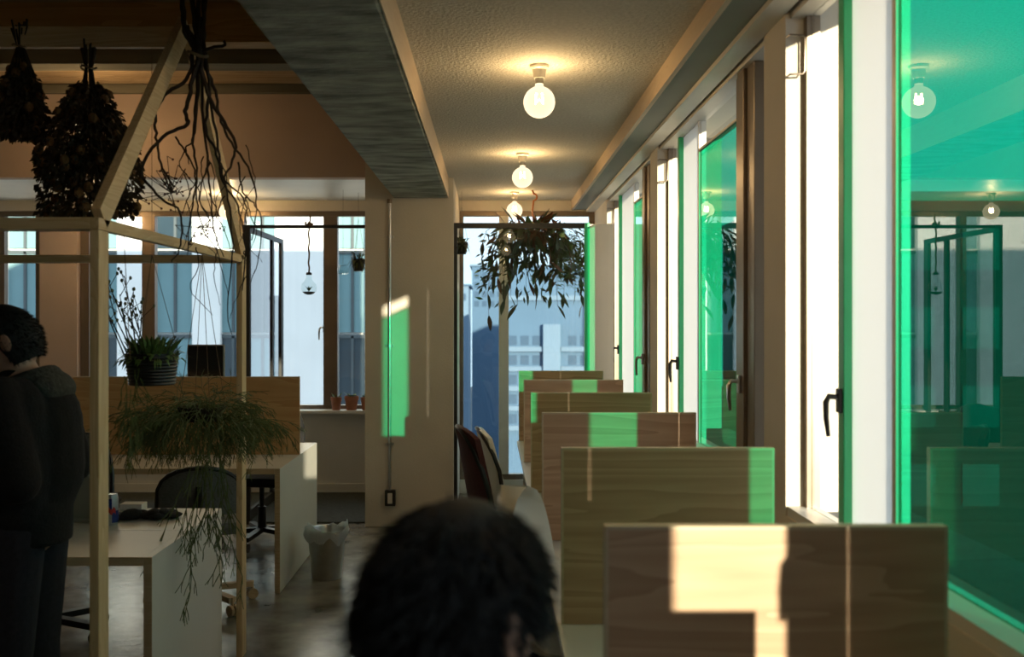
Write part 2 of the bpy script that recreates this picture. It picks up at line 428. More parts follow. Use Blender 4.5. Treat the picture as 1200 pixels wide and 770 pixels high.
win_labels = ['clear window bay beside the nearest bare desk', 'window bay with large green pane right beside the front partition',
              'window bay with green pane reflecting the hanging plant', 'farthest green window bay next to the glass screen']
for k, yb in enumerate(bays):
    ge = (1.64, 1.475, 1.37, 1.10)[k]
    w = thing('window_%d' % (k+1), win_labels[k], 'window', (XG, yb+BW/2, SILL), kind='structure')
    y1 = yb + BW
    f = M()
    f.box(.965, XG+.03, yb, yb+.05, SILL, HEAD).box(.965, XG+.03, yb, y1, HEAD-.035, HEAD+.03).box(.955, XG+.03, yb, y1, SILL-.001, SILL+.03)
    mk('frame', f, 'alu', w)
    mk('frame', M().box(XG-.012, XG+.03, y1-.035, y1, SILL+.03, HEAD-.035), 'bronze', w)
    # near fixed light and its stepped bronze stiles
    mk('pane', M().box(XG, XG+.006, yb+.05, yb+.26, SILL+.03, HEAD-.035), 'clear', w)
    mk('stile', M().box(.985, XG+.03, yb+.26, yb+.36, SILL+.03, HEAD-.035, .004), 'bronze', w)
    mk('stile', M().box(.972, XG+.03, yb+.366, yb+.46, SILL+.03, HEAD-.035, .004), 'bronze', w)
    mk('stile', M().box(.99, XG+.03, yb+.466, yb+.55, SILL+.03, HEAD-.035, .004), 'bronze', w)
    lever(w, .972, yb+.415, 1.33)
    # green sash
    if k == 0:
        mk('stile', M().box(.99, XG+.03, yb+.556, yb+.94, SILL+.03, HEAD-.035, .004), 'bronze', w)  # out of view, added wide to trim the sun patch on the front partition
        mk('pane', M().box(XG, XG+.006, yb+.94, yb+ge, SILL+.03, HEAD-.035), 'clear', w)
    else:
        mk('pane', M().box(XG, XG+.008, yb+.55, yb+ge, SILL+.03, 2.405), 'green_glass', w)
        mk('rail', M().box(XG-.004, XG+.012, yb+.55, yb+ge, 2.405, 2.415), 'alu', w)
        mk('pane', M().box(XG, XG+.006, yb+.55, yb+ge, 2.415, HEAD-.035), 'clear', w)
    mk('stile', M().box(XG-.006, XG+.03, yb+ge, yb+ge+.025, SILL+.03, HEAD-.035), 'alu', w)
    mk('pane', M().box(XG+.004, XG+.010, yb+ge+.025, yb+1.80, SILL+.03, HEAD-.035), 'added_frost', w)  # translucent pane added to stop the sun and show a white band
    mk('mullion', M().box(XG-.02, XG+.03, yb+1.80, yb+1.842, SILL+.03, HEAD-.035, .003), 'green_strip', w)
    lever(w, XG-.02, yb+1.82, 1.35, mt='steel_black')
    mk('stile', M().box(XG-.01, XG+.03, yb+1.8425, yb+1.872, SILL+.03, HEAD-.035), 'alu', w)  # strip added beside the mullion to narrow the slit of sun
    mk('pane', M().box(XG, XG+.006, yb+1.872, y1-.035, SILL+.03, HEAD-.035), 'clear', w)
    # wire pull on the far reveal
    mk('wire_pull', M().tube([(XW+.004, y1-.001, 2.49), (XW+.004, y1-.03, 2.49), (XW+.045, y1-.032, 2.488), (XW+.052, y1-.032, 2.48), (XW+.052, y1-.032, 2.375),
                              (XW+.045, y1-.032, 2.365), (XW+.004, y1-.03, 2.363), (XW+.004, y1-.001, 2.363)], .0032, 6), 'bronze', w, True)
# exterior balcony soffit over the window wall
struct('trim_5', M().box(XO, XO+.02, YR, YB+.3, 2.9, 3.5), 'concrete', 'rough concrete edge of the slab outside the windows', cat='trim')

# back wall, left part (windows in the alcove)
wb = thing('wall_back', 'plaster window wall with pale sill across the far end', 'wall', (-2, YB, 0), kind='structure')
mk('spandrel', M().box(XL, -.961, YB, YB+.22, 0, .76), 'white_paint', wb)
mk('lintel', M().box(XL, -.961, YB, YB+.22, 2.575, 3.5), 'plaster', wb)
mk('pier', M().box(-4.10, -3.76, YB-.03, YB+.22, 0, 2.66), 'pink', wb)
mk('sill', M().box(-3.75, -.962, YB-.13, YB+.05, .735, .765, .006), 'white_paint', wb)
mk('spandrel', M().box(-.284, XW, YB, YB+.22, 0, .12), 'white_paint', wb)
mk('lintel', M().box(-.284, XW, YB, YB+.22, 2.575, 3.5), 'plaster', wb)
struct('baseboard_back', M().box(-3.75, -.962, YB-.02, YB-.0005, .012, .09), 'white_paint', 'white baseboard below the far left sill', cat='baseboard')

w = thing('window_5', 'wide mullioned window above the sill with terracotta pots', 'window', (-2.3, YB, .76), kind='structure')
g = M().box(-3.75, -.962, YB+.04, YB+.10, 2.53, 2.575).box(-3.75, -.962, YB+.04, YB+.10, .765, .80)
mk('frame', g, 'bronze', w)
edges = [(-3.75, -3.67), (-3.19, -3.07), (-2.31, -2.25), (-1.53, -1.40), (-1.0, -.962)]
for a, b in edges: mk('mullion', M().box(a, b, YB+.02, YB+.10, .80, 2.53, .004), 'bronze', w)
for (a, b) in zip([e[1] for e in edges[:-1]], [e[0] for e in edges[1:]]):
    mk('pane', M().box(a, b, YB+.06, YB+.066, .80, 2.53), 'clear', w)
lever(w, -1.52, YB+.02, 1.5, mt='chrome')
w = thing('window_6', 'window beyond the rose pier behind the man in black', 'window', (-4.8, YB, .76), kind='structure')
mk('frame', M().box(-5.55, -4.10, YB+.04, YB+.10, 2.53, 2.575).box(-5.55, -4.10, YB+.04, YB+.1, .765, .8).box(-4.16, -4.10, YB+.02, YB+.1, .8, 2.53), 'bronze', w)
mk('mullion', M().box(-4.5, -4.45, YB+.03, YB+.1, .8, 2.53), 'bronze', w)
mk('pane', M().box(-5.55, -4.5, YB+.06, YB+.066, .8, 2.53), 'clear', w)
mk('pane', M().box(-4.45, -4.16, YB+.06, YB+.066, .8, 2.53), 'clear', w)
w = thing('window_7', 'tall end window behind the hanging leafy plant', 'window', (.3, YB, .12), kind='structure')
mk('frame', M().box(-.284, XW, YB+.03, YB+.1, 2.53, 2.575).box(-.284, XW, YB+.03, YB+.1, .12, .17).box(-.284, -.25, YB+.03, YB+.1, .17, 2.53).box(.90, XW, YB+.03, YB+.1, .17, 2.53), 'bronze', w)
mk('mullion', M().box(.075, .165, YB+.02, YB+.1, .17, 2.53, .004), 'alu', w)
mk('pane', M().box(-.25, .075, YB+.06, YB+.066, .17, 2.53), 'clear', w)
mk('pane', M().box(.165, .90, YB+.06, YB+.066, .17, 2.53), 'clear', w)

# steel-framed glass screen beside the column
ys = 7.6
sc_ = thing('glass_screen', 'black framed glass screen right of the column with green stile', 'glass partition', (.24, ys, 0))
mk('frame', M().box(-.284, -.258, ys-.02, ys+.02, 0, 2.33), 'steel_black', sc_)
mk('head_rail', M().box(-.258, .745, ys-.02, ys+.02, 2.29, 2.33), 'steel_black', sc_)
mk('bottom_rail', M().box(-.258, .745, ys-.02, ys+.02, 0, .05), 'steel_black', sc_)
mk('pane', M().box(-.258, .725, ys-.004, ys+.004, .05, 2.29), 'clear_dark', sc_)
mk('stile', M().box(.725, .765, ys-.03, ys+.02, 0, 2.33, .004), 'green_strip', sc_, label='green stile')  # base colour is green, like a glass edge
struct('wall_nib', M().box(.766, XW-.001, ys-.02, ys+.05, 0, 2.32), 'plaster', 'cream wall nib between glass screen and window wall', cat='wall')
# left: overhead bar and open glazed leaf
gl = thing('glazed_door', 'black steel glazed door standing open at right angles beneath a rail', 'door', (-1.88, ys, 0))
mk('head_rail', M().box(-1.90, -.961, ys-.012, ys+.012, 2.29, 2.315), 'steel_black', gl)
mk('post', M().box(-1.915, -1.86, ys-.02, ys+.02, 0, 2.315), 'steel_black', gl)
lf = mk('leaf_frame', M().box(-1.9, -1.87, ys+.03, 8.86, 2.265, 2.305).box(-1.9, -1.87, ys+.03, 8.86, .02, .10)
        .box(-1.9, -1.87, 8.78, 8.86, .1, 2.265), 'steel_black', gl)
mk('stile', M().box(-1.9, -1.87, 8.42, 8.47, .1, 2.265), 'steel_black', gl)
mk('pane', M().box(-1.888, -1.882, ys+.03, 8.42, .1, 2.265), 'clear', gl)
mk('pane', M().box(-1.888, -1.882, 8.47, 8.78, .1, 2.265), 'clear', gl)

# conduit on the column
cx, cy = X(457, YC), YC-.02
cd = thing('conduit_pipe', 'thin steel conduit running down the cream column to an outlet', 'pipe', (cx, cy, .2))
mk('pipe', M().tube([(cx, cy, 2.5), (cx, cy, .27)], .012, 10), 'chrome', cd, True)
mk('elbow', M().tube([(cx, cy, 2.502), (cx, cy, 2.47)], .019, 10), 'bronze', cd, True)
for zz in (Z(278, YC), Z(405, YC), Z(520, YC)):
    mk('clamp', M().box(cx-.03, cx+.03, cy-.004, YC-.0005, zz-.009, zz+.009, .003).tube([(cx, cy, zz-.009), (cx, cy, zz+.009)], .016, 10), 'chrome', cd)
ob = mk('outlet_box', M().box(cx-.035, cx+.045, YC-.05, YC-.0005, .165, .285, .006), 'steel_black', cd)
mk('socket', M().box(cx-.013, cx+.023, YC-.054, YC-.049, .185, .265, .002), 'alu', ob)

# ------------------------------------------------------------------ ceiling bulbs
def bulb(loc, label, power, group=None, s=1.0, cat='light bulb'):
    x, y, z = loc
    t = thing('globe_bulb', label, cat, (x, y, z), group)
    mk('lampholder', M().lathe([(.040*s, 0), (.040*s, -.012), (.030*s, -.02), (.024*s, -.055*s)], (x, y, z-.0005), 20), 'ceramic', t, True)
    mk('cap', M().lathe([(.018*s, -.055*s), (.018*s, -.08*s)], (x, y, z), 16), 'chrome', t, True)
    prof = [(.017*s, -.08*s), (.019*s, -.092*s)]
    cz, r = -.158*s, .068*s
    for i in range(1, 15):
        a = math.pi*(i/14)
        if r*math.sin(a) < .02*s and i < 5: continue
        prof.append((r*math.sin(a), cz + r*math.cos(a)))
    mk('globe', M().lathe(prof, (x, y, z), 28, True), 'globe', t, True)
    fl = M().tube([(x-.012*s, y, z-.12*s), (x-.016*s, y, z-.165*s), (x, y, z-.145*s), (x+.016*s, y, z-.165*s), (x+.012*s, y, z-.12*s)], .004*s, 6)
    mk('filament', fl, 'filament', t, True)
    ld = bpy.data.lights.new('bulb_light', 'POINT'); ld.energy = power; ld.color = (1, .68, .34); ld.shadow_soft_size = .018*s
    lo = link(bpy.data.objects.new('bulb_light', ld)); lo.parent = t; lo.location = (0, 0, -.150*s)
    return t
bulb((.208, 4.2, CH), 'glowing clear globe bulb over the wide oak partition row, nearest of the ceiling line', 14.0, s=1.0)
bulb((.208, 6.42, CH), 'glowing globe bulb in the middle of the ceiling line', 14.0)
bulb((.203, 8.36, CH), 'glowing globe bulb above the hanging leafy plant', 14.0)
bulb((.208, 2.0, CH), 'globe bulb overhead before the front partition', 12.0)
bulb((-2.27, 8.45, CH), 'glowing globe bulb on the white soffit by the gable post', 18.0)
bulb((-3.4, 8.45, CH), 'glowing globe bulb on the white soffit behind the gable front post', 10.0)
pb = bulb((X(100, 6.75), 6.75, CT-.28), 'globe bulb on a cord behind the bushy dried bouquet', 24.0)
mk('cord', M().tube([(X(100, 6.75), 6.75, CT-.281), (X(100, 6.75), 6.75, CT-.001)], .004, 6), 'black_plastic', pb)

# ------------------------------------------------------------------ desks along the window wall
DX0, DX1 = .20, .80
part_y = [1.716 + 1.051*(k-1) for k in range(7)]
plabels = ['oak partition standing before the window bay with clear glass', 'oak desk partition with a square patch of sunlight',
           'wide oak desk partition second in the row, green light at its window end',
           'oak desk partition third in the row with a broad green light patch',
           'oak desk partition fourth in the row, green light on its aisle edge',
           'oak desk partition fifth in the row, green patch toward the windows',
           'small oak partition last in the row by the glass screen']
for k, py in enumerate(part_y):
    t = thing('desk_partition', plabels[k], 'partition', (.5, py+.0125, .722), 'oak partitions along the window desks')
    mk('panel', M().box(DX0+.006, DX1-.006, py, py+.024, .722, 1.213), 'oak', t)
    mk('edge_band', M().box(DX0+.006, DX1-.006, py, py+.024, 1.213, 1.219), 'oak_edge', t)
    mk('edge_band', M().box(DX0, DX0+.006, py, py+.024, .722, 1.219), 'oak_edge', t)
    mk('edge_band', M().box(DX1-.006, DX1, py, py+.024, .722, 1.219), 'oak_edge', t)
ords = ['under the seated person\'s elbow', 'second from the seated person', 'third from the seated person', 'fourth from the seated person', 'fifth from the seated person', 'at the far end before the glass screen']
for k in range(6):
    y0 = part_y[k] + .012; y1 = part_y[k+1] + .0115 if k < 5 else part_y[k+1]+.03
    t = thing('window_desk', 'narrow white window desk ' + ords[k], 'desk', (.5, (y0+y1)/2, 0), 'white desks along the windows')
    mk('desktop', M().box(DX0-.012, DX1+.12, y0, y1-.002, .692, .72, .003), 'desk_white', t)
    for q in (y0+.02, y1-.06):
        for xx in (DX0+.03, DX1+.05):
            mk('leg', M().box(xx, xx+.04, q, q+.04, 0, .692), 'alu', t)

# ------------------------------------------------------------------ left desks
def bench(name, label, x0, x1, y0, y1, split):
    t = thing(name, label, 'desk', ((x0+x1)/2, (y0+y1)/2, 0), 'white bench desks on the left')
    for a, b in ((y0, split-.002), (split+.002, y1)):
        tp = mk('desktop', M().box(x0, x1-.031, a, b, .69, .722), 'desk_white', t)
        mk('edge_band', M().box(x0, x1-.031, y0-.002, y0, .69, .722) if a == y0 else M().box(x0, x1-.031, y1, y1+.002, .69, .722), 'desk_edge', tp)
    sp = mk('side_panel', M().box(x1-.03, x1, y0, y1, .004, .722), 'desk_white', t)
    mk('edge_band', M().box(x1-.03, x1, y0-.003, y0, .004, .722), 'desk_edge', sp)
    sp = mk('side_panel', M().box(x0-.03, x0, y0, y1, .004, .722), 'desk_white', t)
    mk('edge_band', M().box(x0-.03, x0, y0-.003, y0, .004, .722), 'desk_edge', sp)
    mk('apron', M().box(x0, x1-.03, split-.012, split+.012, .60, .69), 'desk_edge', t)
    return t
# first bench stands across the house frame's front post, so its left run ends before it
bench('bench_desk', 'white bench desk with waterfall end beside the man in black', -3.1, -1.225, 3.55, 4.47, 4.0)
bench('bench_desk', 'white bench desk carrying the amber plywood partition', -3.1, -1.215, 5.66, 6.86, 6.26)
t = thing('desk_partition', 'amber plywood partition on the left bench desk', 'partition', (-1.95, 6.27, .7225))
mk('panel', M().box(-2.66, -1.218, 6.25, 6.272, .7225, 1.213), 'orange_ply', t)
mk('edge_band', M().box(-2.66, -1.218, 6.25, 6.272, 1.213, 1.219), 'desk_edge', t)

# ------------------------------------------------------------------ house-shaped pine frame
hx, y0h, y1h = -1.176, 2.91, 4.59     # right gable plane, front and rear post
EAVE = 1.885
RID = 2.74
hf = thing('house_frame', 'pine house-shaped frame with gable rafters hung with plants', 'frame', (-2.2, 3.75, 0))
for gx in (hx, -3.25):
    for yy in (y0h, y1h):
        # the posts straddle the bench: each runs floor to eave
        mk('post', M().box(gx-.014, gx+.014, yy, yy+.076, 0, EAVE-.037, .0025), 'pine_z', hf)
    mk('side_rail', M().box(gx-.014, gx+.014, y0h-.0, y1h+.076, EAVE-.036, EAVE, .0025), 'pine_y', hf)
    ym = (y0h + y1h + .076) / 2
    for s, yy in ((-1, y0h+.038), (1, y1h+.038)):
        mk('rafter', M().obox((gx, yy, EAVE-.0), (gx, ym+s*.02, RID-.03), .028, .076, (0, 1, 0)), 'pine_y', hf)
mk('ridge_beam', M().box(-3.23, hx-.0145, ym-.014, ym+.014, RID-.11, RID-.03, .0025), 'pine_x', hf)
mk('eave_rail', M().box(-3.23, hx-.0145, y0h, y0h+.076, EAVE-.036, EAVE, .0025), 'pine_x', hf)
mk('eave_rail', M().box(-3.23, hx-.0145, y1h, y1h+.076, EAVE-.036, EAVE, .0025), 'pine_x', hf)

# ------------------------------------------------------------------ office chairs
def office_chair(name, label, loc, rz, fabric, basemat, arms=True, backh=.52, group=None, mesh=None):
    t = thing(name, label, 'chair', (0, 0, 0), group)
    mk('seat', M().box(-.23, .23, -.22, .24, .43, .50, .03), fabric, t, True)
    # curved backrest, chair faces +y, back at -y
    vs = []; fs = []; nu, nv = 9, 8
    for side in (0, 1):
        for j in range(nv+1):
            v = j/nv
            for i in range(nu+1):
                u = i/nu*2-1
                w = .215*(1-.25*max(0, v-.6)/.4)*(1-.1*(1-v))
                yb_ = -.27 - .10*v + .05*u*u - (.025 if side else 0)
                vs.append((u*w, yb_, .55 + backh*v - .04*abs(u)**3*v))
    n0 = (nu+1)*(nv+1)
    for side in (0, 1):
        for j in range(nv):
            for i in range(nu):
                a = side*n0 + j*(nu+1)+i
                fs.append((a, a+1, a+nu+2, a+nu+1))
    for j in range(nv):
        for i in (0, nu):
            a = j*(nu+1)+i; fs.append((a, a+nu+1, a+nu+1+n0, a+n0))
    for i in range(nu):
        for j in (0, nv):
            a = j*(nu+1)+i; fs.append((a, a+1, a+1+n0, a+n0))
    mk('backrest', M().add(vs, fs), mesh or fabric, t, True)
    rim = []
    for q in range(13):
        a = math.pi*q/12
        rim.append((.215*math.cos(a), -.30-.09*(math.sin(a))+.04*math.cos(a)**2, .60 + (backh-.05)*math.sin(a)**.6))
    mk('back_frame', M().tube(rim, .012, 6), 'black_plastic', t, True)
    mk('back_support', M().tube([(0, -.05, .42), (0, -.26, .43), (0, -.33, .52), (0, -.36, .72)], [.022, .022, .02, .015], 8), 'black_plastic', t, True)
    mk('gas_column', M().lathe([(.03, .08), (.03, .26), (.018, .26), (.018, .43)], (0, 0, 0), 14), 'black_plastic', t, True)
    if arms:
        for s in (-1, 1):
            mk('armrest', M().tube([(s*.22, .02, .45), (s*.29, .01, .46), (s*.30, 0, .64), (s*.30, -.12, .67), (s*.30, .14, .67)], [.014, .014, .014, .02, .02], 6), 'black_plastic', t, True)
    for q in range(5):
        a = 2*math.pi*q/5 + .3
        c, s = math.cos(a), math.sin(a)
        lg = mk('base_leg', M().obox((0, 0, .10), (c*.29, s*.29, .085), .045, .03), basemat, t)
        mk('caster', M().tube([(c*.29, s*.29, .10), (c*.29, s*.29, .05)], .01, 6).tube([(c*.29-s*.022, s*.29+c*.022, .03), (c*.29-s*.006, s*.29+c*.006, .03)], .03, 12).tube([(c*.29+s*.006, s*.29-c*.006, .03), (c*.29+s*.022, s*.29-c*.022, .03)], .03, 12), basemat if basemat == 'beech' else 'black_plastic', lg)
    t.location = loc; t.rotation_euler = (0, 0, rz)
    return t
office_chair('office_chair', 'black mesh office chair pulled up behind the desk with the can', (-2.2, 4.88, 0), R(180), 'black_fabric', 'black_plastic', True, .42, mesh='grey_mesh')
office_chair('office_chair', 'grey office chair with beech base under the amber partition', (-1.60, 5.42, 0), R(15), 'grey_mesh', 'beech', False, .27)
office_chair('office_chair', 'black office chair on casters on the far side of the amber partition', (-1.62, 6.95, 0), R(172), 'black_fabric', 'black_plastic', False, .40)
# aisle side chairs at the window desks
office_chair('task_chair', 'maroon high-backed chair pulled up to a window desk', (.235, 4.42, 0), R(-78), 'maroon', 'black_plastic', False, .56)
office_chair('task_chair', 'pale grey slim chair behind the maroon chair', (.31, 5.5, 0), R(-84), 'white_shell', 'black_plastic', False, .43)

def shell_chair(label, loc, rz):
    t = thing('shell_chair', label, 'chair', (0, 0, 0))
    vs = []; fs = []; nu, nv = 14, 26
    prof = [(.22, .44), (.15, .435), (.05, .43), (-.08, .43), (-.17, .45), (-.215, .50), (-.235, .58), (-.25, .67), (-.262, .76), (-.27, .84), (-.275, .90)]
    def pr(v):
        x = v*(len(prof)-1); i = min(int(x), len(prof)-2); f = x-i
        return prof[i][0]*(1-f)+prof[i+1][0]*f, prof[i][1]*(1-f)+prof[i+1][1]*f
    for side in (0, 1):
        for j in range(nv+1):
            v = j/nv; py, pz = pr(v)
            half = .225
            if v > .58: half *= math.sqrt(max(.004, 1-((v-.58)/.421)**2))
            if v < .1: half *= .85+1.5*v
            for i in range(nu+1):
                u = i/nu*2-1
                yy = py + (.10*u*u if v > .4 else .10*u*u*max(0, (v-.2)/.2)) ; zz = pz + (.05*u*u if v < .55 else 0)
                off = -.008*side
                vs.append((u*half, yy+off, zz+off))
    n0 = (nu+1)*(nv+1)
    for side in (0, 1):
        for j in range(nv):
            for i in range(nu):
                a = side*n0+j*(nu+1)+i; fs.append((a, a+1, a+nu+2, a+nu+1))
    for j in range(nv):
        for i in (0, nu):
            a = j*(nu+1)+i; fs.append((a, a+nu+1, a+nu+1+n0, a+n0))
    for i in range(nu):
        for j in (0, nv):
            a = j*(nu+1)+i; fs.append((a, a+1, a+1+n0, a+n0))
    mk('shell', M().add(vs, fs), 'white_shell', t, True)
    for sx in (-1, 1):
        for sy in (-1, 1):
            mk('leg', M().tube([(sx*.12, sy*.10, .425), (sx*.2, sy*.19, 0)], [.012, .009], 8), 'beech', t, True)
    mk('under_frame', M().box(-.13, .13, -.11, .11, .405, .422, .004), 'steel_black', t)
    t.location = loc; t.rotation_euler = (0, 0, rz); t.scale = (1, 1, 1.13)
    return t
shell_chair('cream moulded shell chair beside the maroon chair', (.285, 3.25, 0), R(-112))

# ------------------------------------------------------------------ waste bin
bx_, by_ = X(383, 6.02), 6.02
wbn = thing('waste_bin', 'brushed steel waste bin with a clear liner by the bench desk end', 'bin', (bx_, by_, 0))
mk('bin_body', M().lathe([(.088, .0), (.090, .006), (.118, .295), (.121, .30), (.117, .30), (.112, .29), (.085, .012), (.01, .012)], (bx_, by_, .001), 32), 'chrome', wbn, True)
vs = []; fs = []; n = 40
rows = [(.105, .20), (.114, .295), (.124, .315), (.130, .30), (.132, .27), (.130, .235)]
for j, (r, z) in enumerate(rows):
    for i in range(n):
        a = 2*math.pi*i/n
        k = (mnoise.noise(Vector((math.cos(a)*3, math.sin(a)*3, j*.7)))*.02 + .006*math.sin(a*9+j))*(j > 1)
        zz = z + mnoise.noise(Vector((math.cos(a)*2.2, math.sin(a)*2.2, 5+j*.3)))*(.05 if j >= 2 else .01)
        if j == 2: zz += .02*max(0, math.sin(a*2+1))
        vs.append((bx_+(r+k)*math.cos(a), by_+(r+k)*math.sin(a), zz))
for j in range(len(rows)-1):
    for i in range(n):
        i2 = (i+1) % n; fs.append((j*n+i, j*n+i2, (j+1)*n+i2, (j+1)*n+i))
mk('bin_liner', M().add(vs, fs), 'bag', wbn, True)

# ------------------------------------------------------------------ things on the left desks
def on_desk(px, py): # point of the bench top seen at a pixel
    d = (EYE-.722)*FPX/(py-375.0); return X(px, d), d
t_x, t_y = on_desk(131, 615)
cn = thing('drink_can', 'small blue and silver drink can with a red mark on the bench desk', 'can', (t_x, t_y, .7225))
def ring(r0, z0, r1, z1): return M().lathe([(r0, z0), (r1, z1)], (t_x, t_y, .7225), 24, True)
mk('can_body', M().lathe([(.020, 0), (.0255, .006), (.0265, .012), (.0265, .112), (.0225, .127), (.0225, .130), (.0205, .128), (.002, .128)], (t_x, t_y, .7225), 24), 'can_silver', cn, True)
for a0, z0, z1 in ((292, .012, .062), (112, .012, .062), (202, .062, .112), (22, .062, .112)):
    vs = []; fs = []
    for j in range(9):
        a = R(a0 + 90*j/8)
        for z in (z0, z1): vs.append((t_x+.0269*math.cos(a), t_y+.0269*math.sin(a), .7225+z))
    for j in range(8): fs.append((2*j, 2*j+2, 2*j+3, 2*j+1))
    mk('blue_panel', M().add(vs, fs), 'can_blue', cn, True)
vs = []; fs = []
for j in range(9):
    a = R(-105) + R(70)*j/8
    for z in (.050, .072): vs.append((t_x+.0274*math.cos(a), t_y+.0274*math.sin(a), .7225+z+.006*math.sin(j*1.3)))
for j in range(8): fs.append((2*j, 2*j+2, 2*j+3, 2*j+1))
mk('red_mark', M().add(vs, fs), 'can_red', cn, True)

a, b = on_desk(150, 604)
mk('paper_box', M().box(a-.05, a+.05, b+.03, b+.10, .7225, .765, .003), 'paper', label='small white paper box behind the drink can', cat='box')
a, b = on_desk(172, 608)
g = M()
for i in range(16):
    h_ = random.uniform(.010, .024)
    g.ell((a-.12+.016*i, b+random.uniform(-.03, .06), .7235+h_), (random.uniform(.02, .05), random.uniform(.02, .04), h_), 12, 8, Matrix.Rotation(random.uniform(0, 3), 3, 'Z'))
mk('black_pouch', g, 'black_fabric', label='crumpled black pouch lying on the bench desk', cat='pouch', smooth=True)
lx, ly = -1.79, 4.13
lp = thing('laptop', 'open grey laptop on the bench desk beside the man in black', 'laptop', (lx, ly, .7225))
mk('keyboard_base', M().box(lx-.17, lx+.17, ly+.02, ly+.25, .7225, .742, .005), 'laptop', lp)
li = mk('lid', M().add([(lx-.17, ly+.015, .742), (lx+.15, ly+.015, .742), (lx+.11, ly-.05, .955), (lx-.17, ly-.05, .955),
                   (lx-.17, ly+.025, .742), (lx+.15, ly+.025, .742), (lx+.11, ly-.038, .958), (lx-.17, ly-.038, .958)],
                  [(0,1,2,3),(7,6,5,4),(0,4,5,1),(1,5,6,2),(2,6,7,3),(3,7,4,0)]), 'laptop', lp)
mk('lid_trim', M().obox((lx-.17, ly-.046, .958), (lx+.113, ly-.046, .958), .02, .014), 'black_plastic', li)

mx_, my_ = X(241, 6.6), 6.6
mo = thing('monitor', 'dark flat monitor rising above the amber partition', 'monitor', (mx_, my_, .7225))
mk('bezel', M().box(mx_-.125, mx_+.125, my_, my_+.025, .96, Z(403, 6.6)-.005, .006), 'laptop', mo)
mk('rear_cover', M().box(mx_-.118, mx_+.118, my_-.008, my_, .965, Z(403, 6.6)-.012, .003), 'screen', mo)
mk('stand', M().box(mx_-.025, mx_+.025, my_+.0, my_+.02, .735, 1.05), 'black_plastic', mo)
mk('foot', M().box(mx_-.10, mx_+.10, my_-.05, my_+.1, .7225, .735, .004), 'black_plastic', mo)

# ------------------------------------------------------------------ plants
def leaf_mesh(name, L, W, mt, curl=.15):
    m = M()
    vs = []; n = 5
    ws = [.12, .75, 1.0, .7, .05]
    for i in range(n):
        t = i/(n-1); w = W/2*ws[i]
        zc = -curl*L*t*t
        vs += [(-w, L*t, zc+.18*w), (0, L*t, zc), (w, L*t, zc+.18*w)]
    fs = []
    for i in range(n-1):
        a = i*3
        fs += [(a, a+1, a+4, a+3), (a+1, a+2, a+5, a+4)]
    me = bpy.data.meshes.new(name); me.from_pydata(vs, [], fs); me.materials.append(MT[mt])
    me.polygons.foreach_set('use_smooth', [True]*len(me.polygons))
    return me

def aim(d, roll=0.0):
    d = Vector(d).normalized()
    return (d.to_track_quat('Y', 'Z').to_matrix() @ Matrix.Rotation(roll, 3, 'Y'))

# --- large leafy plant behind the glass screen
rnd = random.Random(3)
pc = Vector((.36, 8.22, 2.30))
hp = thing('hanging_plant', 'large drooping leafy plant hung on a copper hook before the end window', 'plant', (pc.x, pc.y, 1.7))
hk = []
for i in range(15):
    a = -R(60) + R(300)*i/14
    hk.append((pc.x+.005+.024*math.cos(R(150)-a)*1.0, pc.y, 2.615+.028*math.sin(R(150)-a)))
hk = [(pc.x-.01, pc.y, CH-.003), (pc.x+.0, pc.y, CH-.03)] + [(pc.x+.028*math.cos(t_), pc.y, CH-.06+.028*math.sin(t_)) for t_ in [R(90-20*i) for i in range(10)]] \
    + [(pc.x-.01, pc.y, 2.50), (pc.x, pc.y, 2.40)]
mk('hook', M().tube(hk, .008, 8), 'copper', hp, True)
mk('basket', M().lathe([(.06, 0), (.10, .05), (.125, .12), (.128, .13), (.118, .13), (.09, .05), (.02, .02)], (pc.x, pc.y, 2.18), 20), 'leaf_brown', hp, True)
lm = [leaf_mesh('leaf', .105, .026, 'leaf_dark'), leaf_mesh('leaf', .095, .03, 'leaf_dark'), leaf_mesh('leaf', .09, .024, 'leaf_brown'), leaf_mesh('leaf', .09, .03, 'leaf_green')]
sm = M(); nleaf = 0
stems = 46
for i in range(stems):
    a = 2*math.pi*i/stems + rnd.uniform(-.1, .1)
    side = abs(math.cos(a))
    reach = rnd.uniform(.16, .50)*(.55+.45*side)
    up = rnd.uniform(.02, .16); drop = rnd.uniform(.15, .66)*(.55+.6*reach/.5)
    pts = []
    for j in range(8):
        t_ = j/7
        r_ = reach*math.sin(min(1, t_*1.25)*math.pi/2)
        pts.append(pc + Vector((r_*math.cos(a), r_*math.sin(a)*.55, up*math.sin(t_*math.pi) - drop*t_**1.8)) + Vector((rnd.uniform(-.01, .01), 0, 0)))
    sm.tube(pts, [.004, .004, .0035, .003, .003, .0025, .002, .0015], 4)
    for j in range(1, 8):
        if nleaf >= 299: break
        p = pts[j]
        tdir = (pts[j]-pts[j-1]).normalized()
        d = tdir*.5 + Vector((rnd.uniform(-.6, .6), rnd.uniform(-.5, .5), rnd.uniform(-.9, .1) if j > 2 else rnd.uniform(-.3, .8)))
        k = rnd.choice([0, 0, 1, 1, 2, 3]) if j > 2 else rnd.choice([2, 2, 0, 3])
        lo = bpy.data.objects.new('leaf', lm[k]); link(lo); lo.parent = hp
        lo.location = p - Vector(hp.location); lo.rotation_euler = aim(d, rnd.uniform(-1, 1)).to_euler()
        s = rnd.uniform(1.1, 1.8); lo.scale = (s, s, s); nleaf += 1
mk('stems', sm, 'leaf_brown', hp, kind='stuff')
g = M()
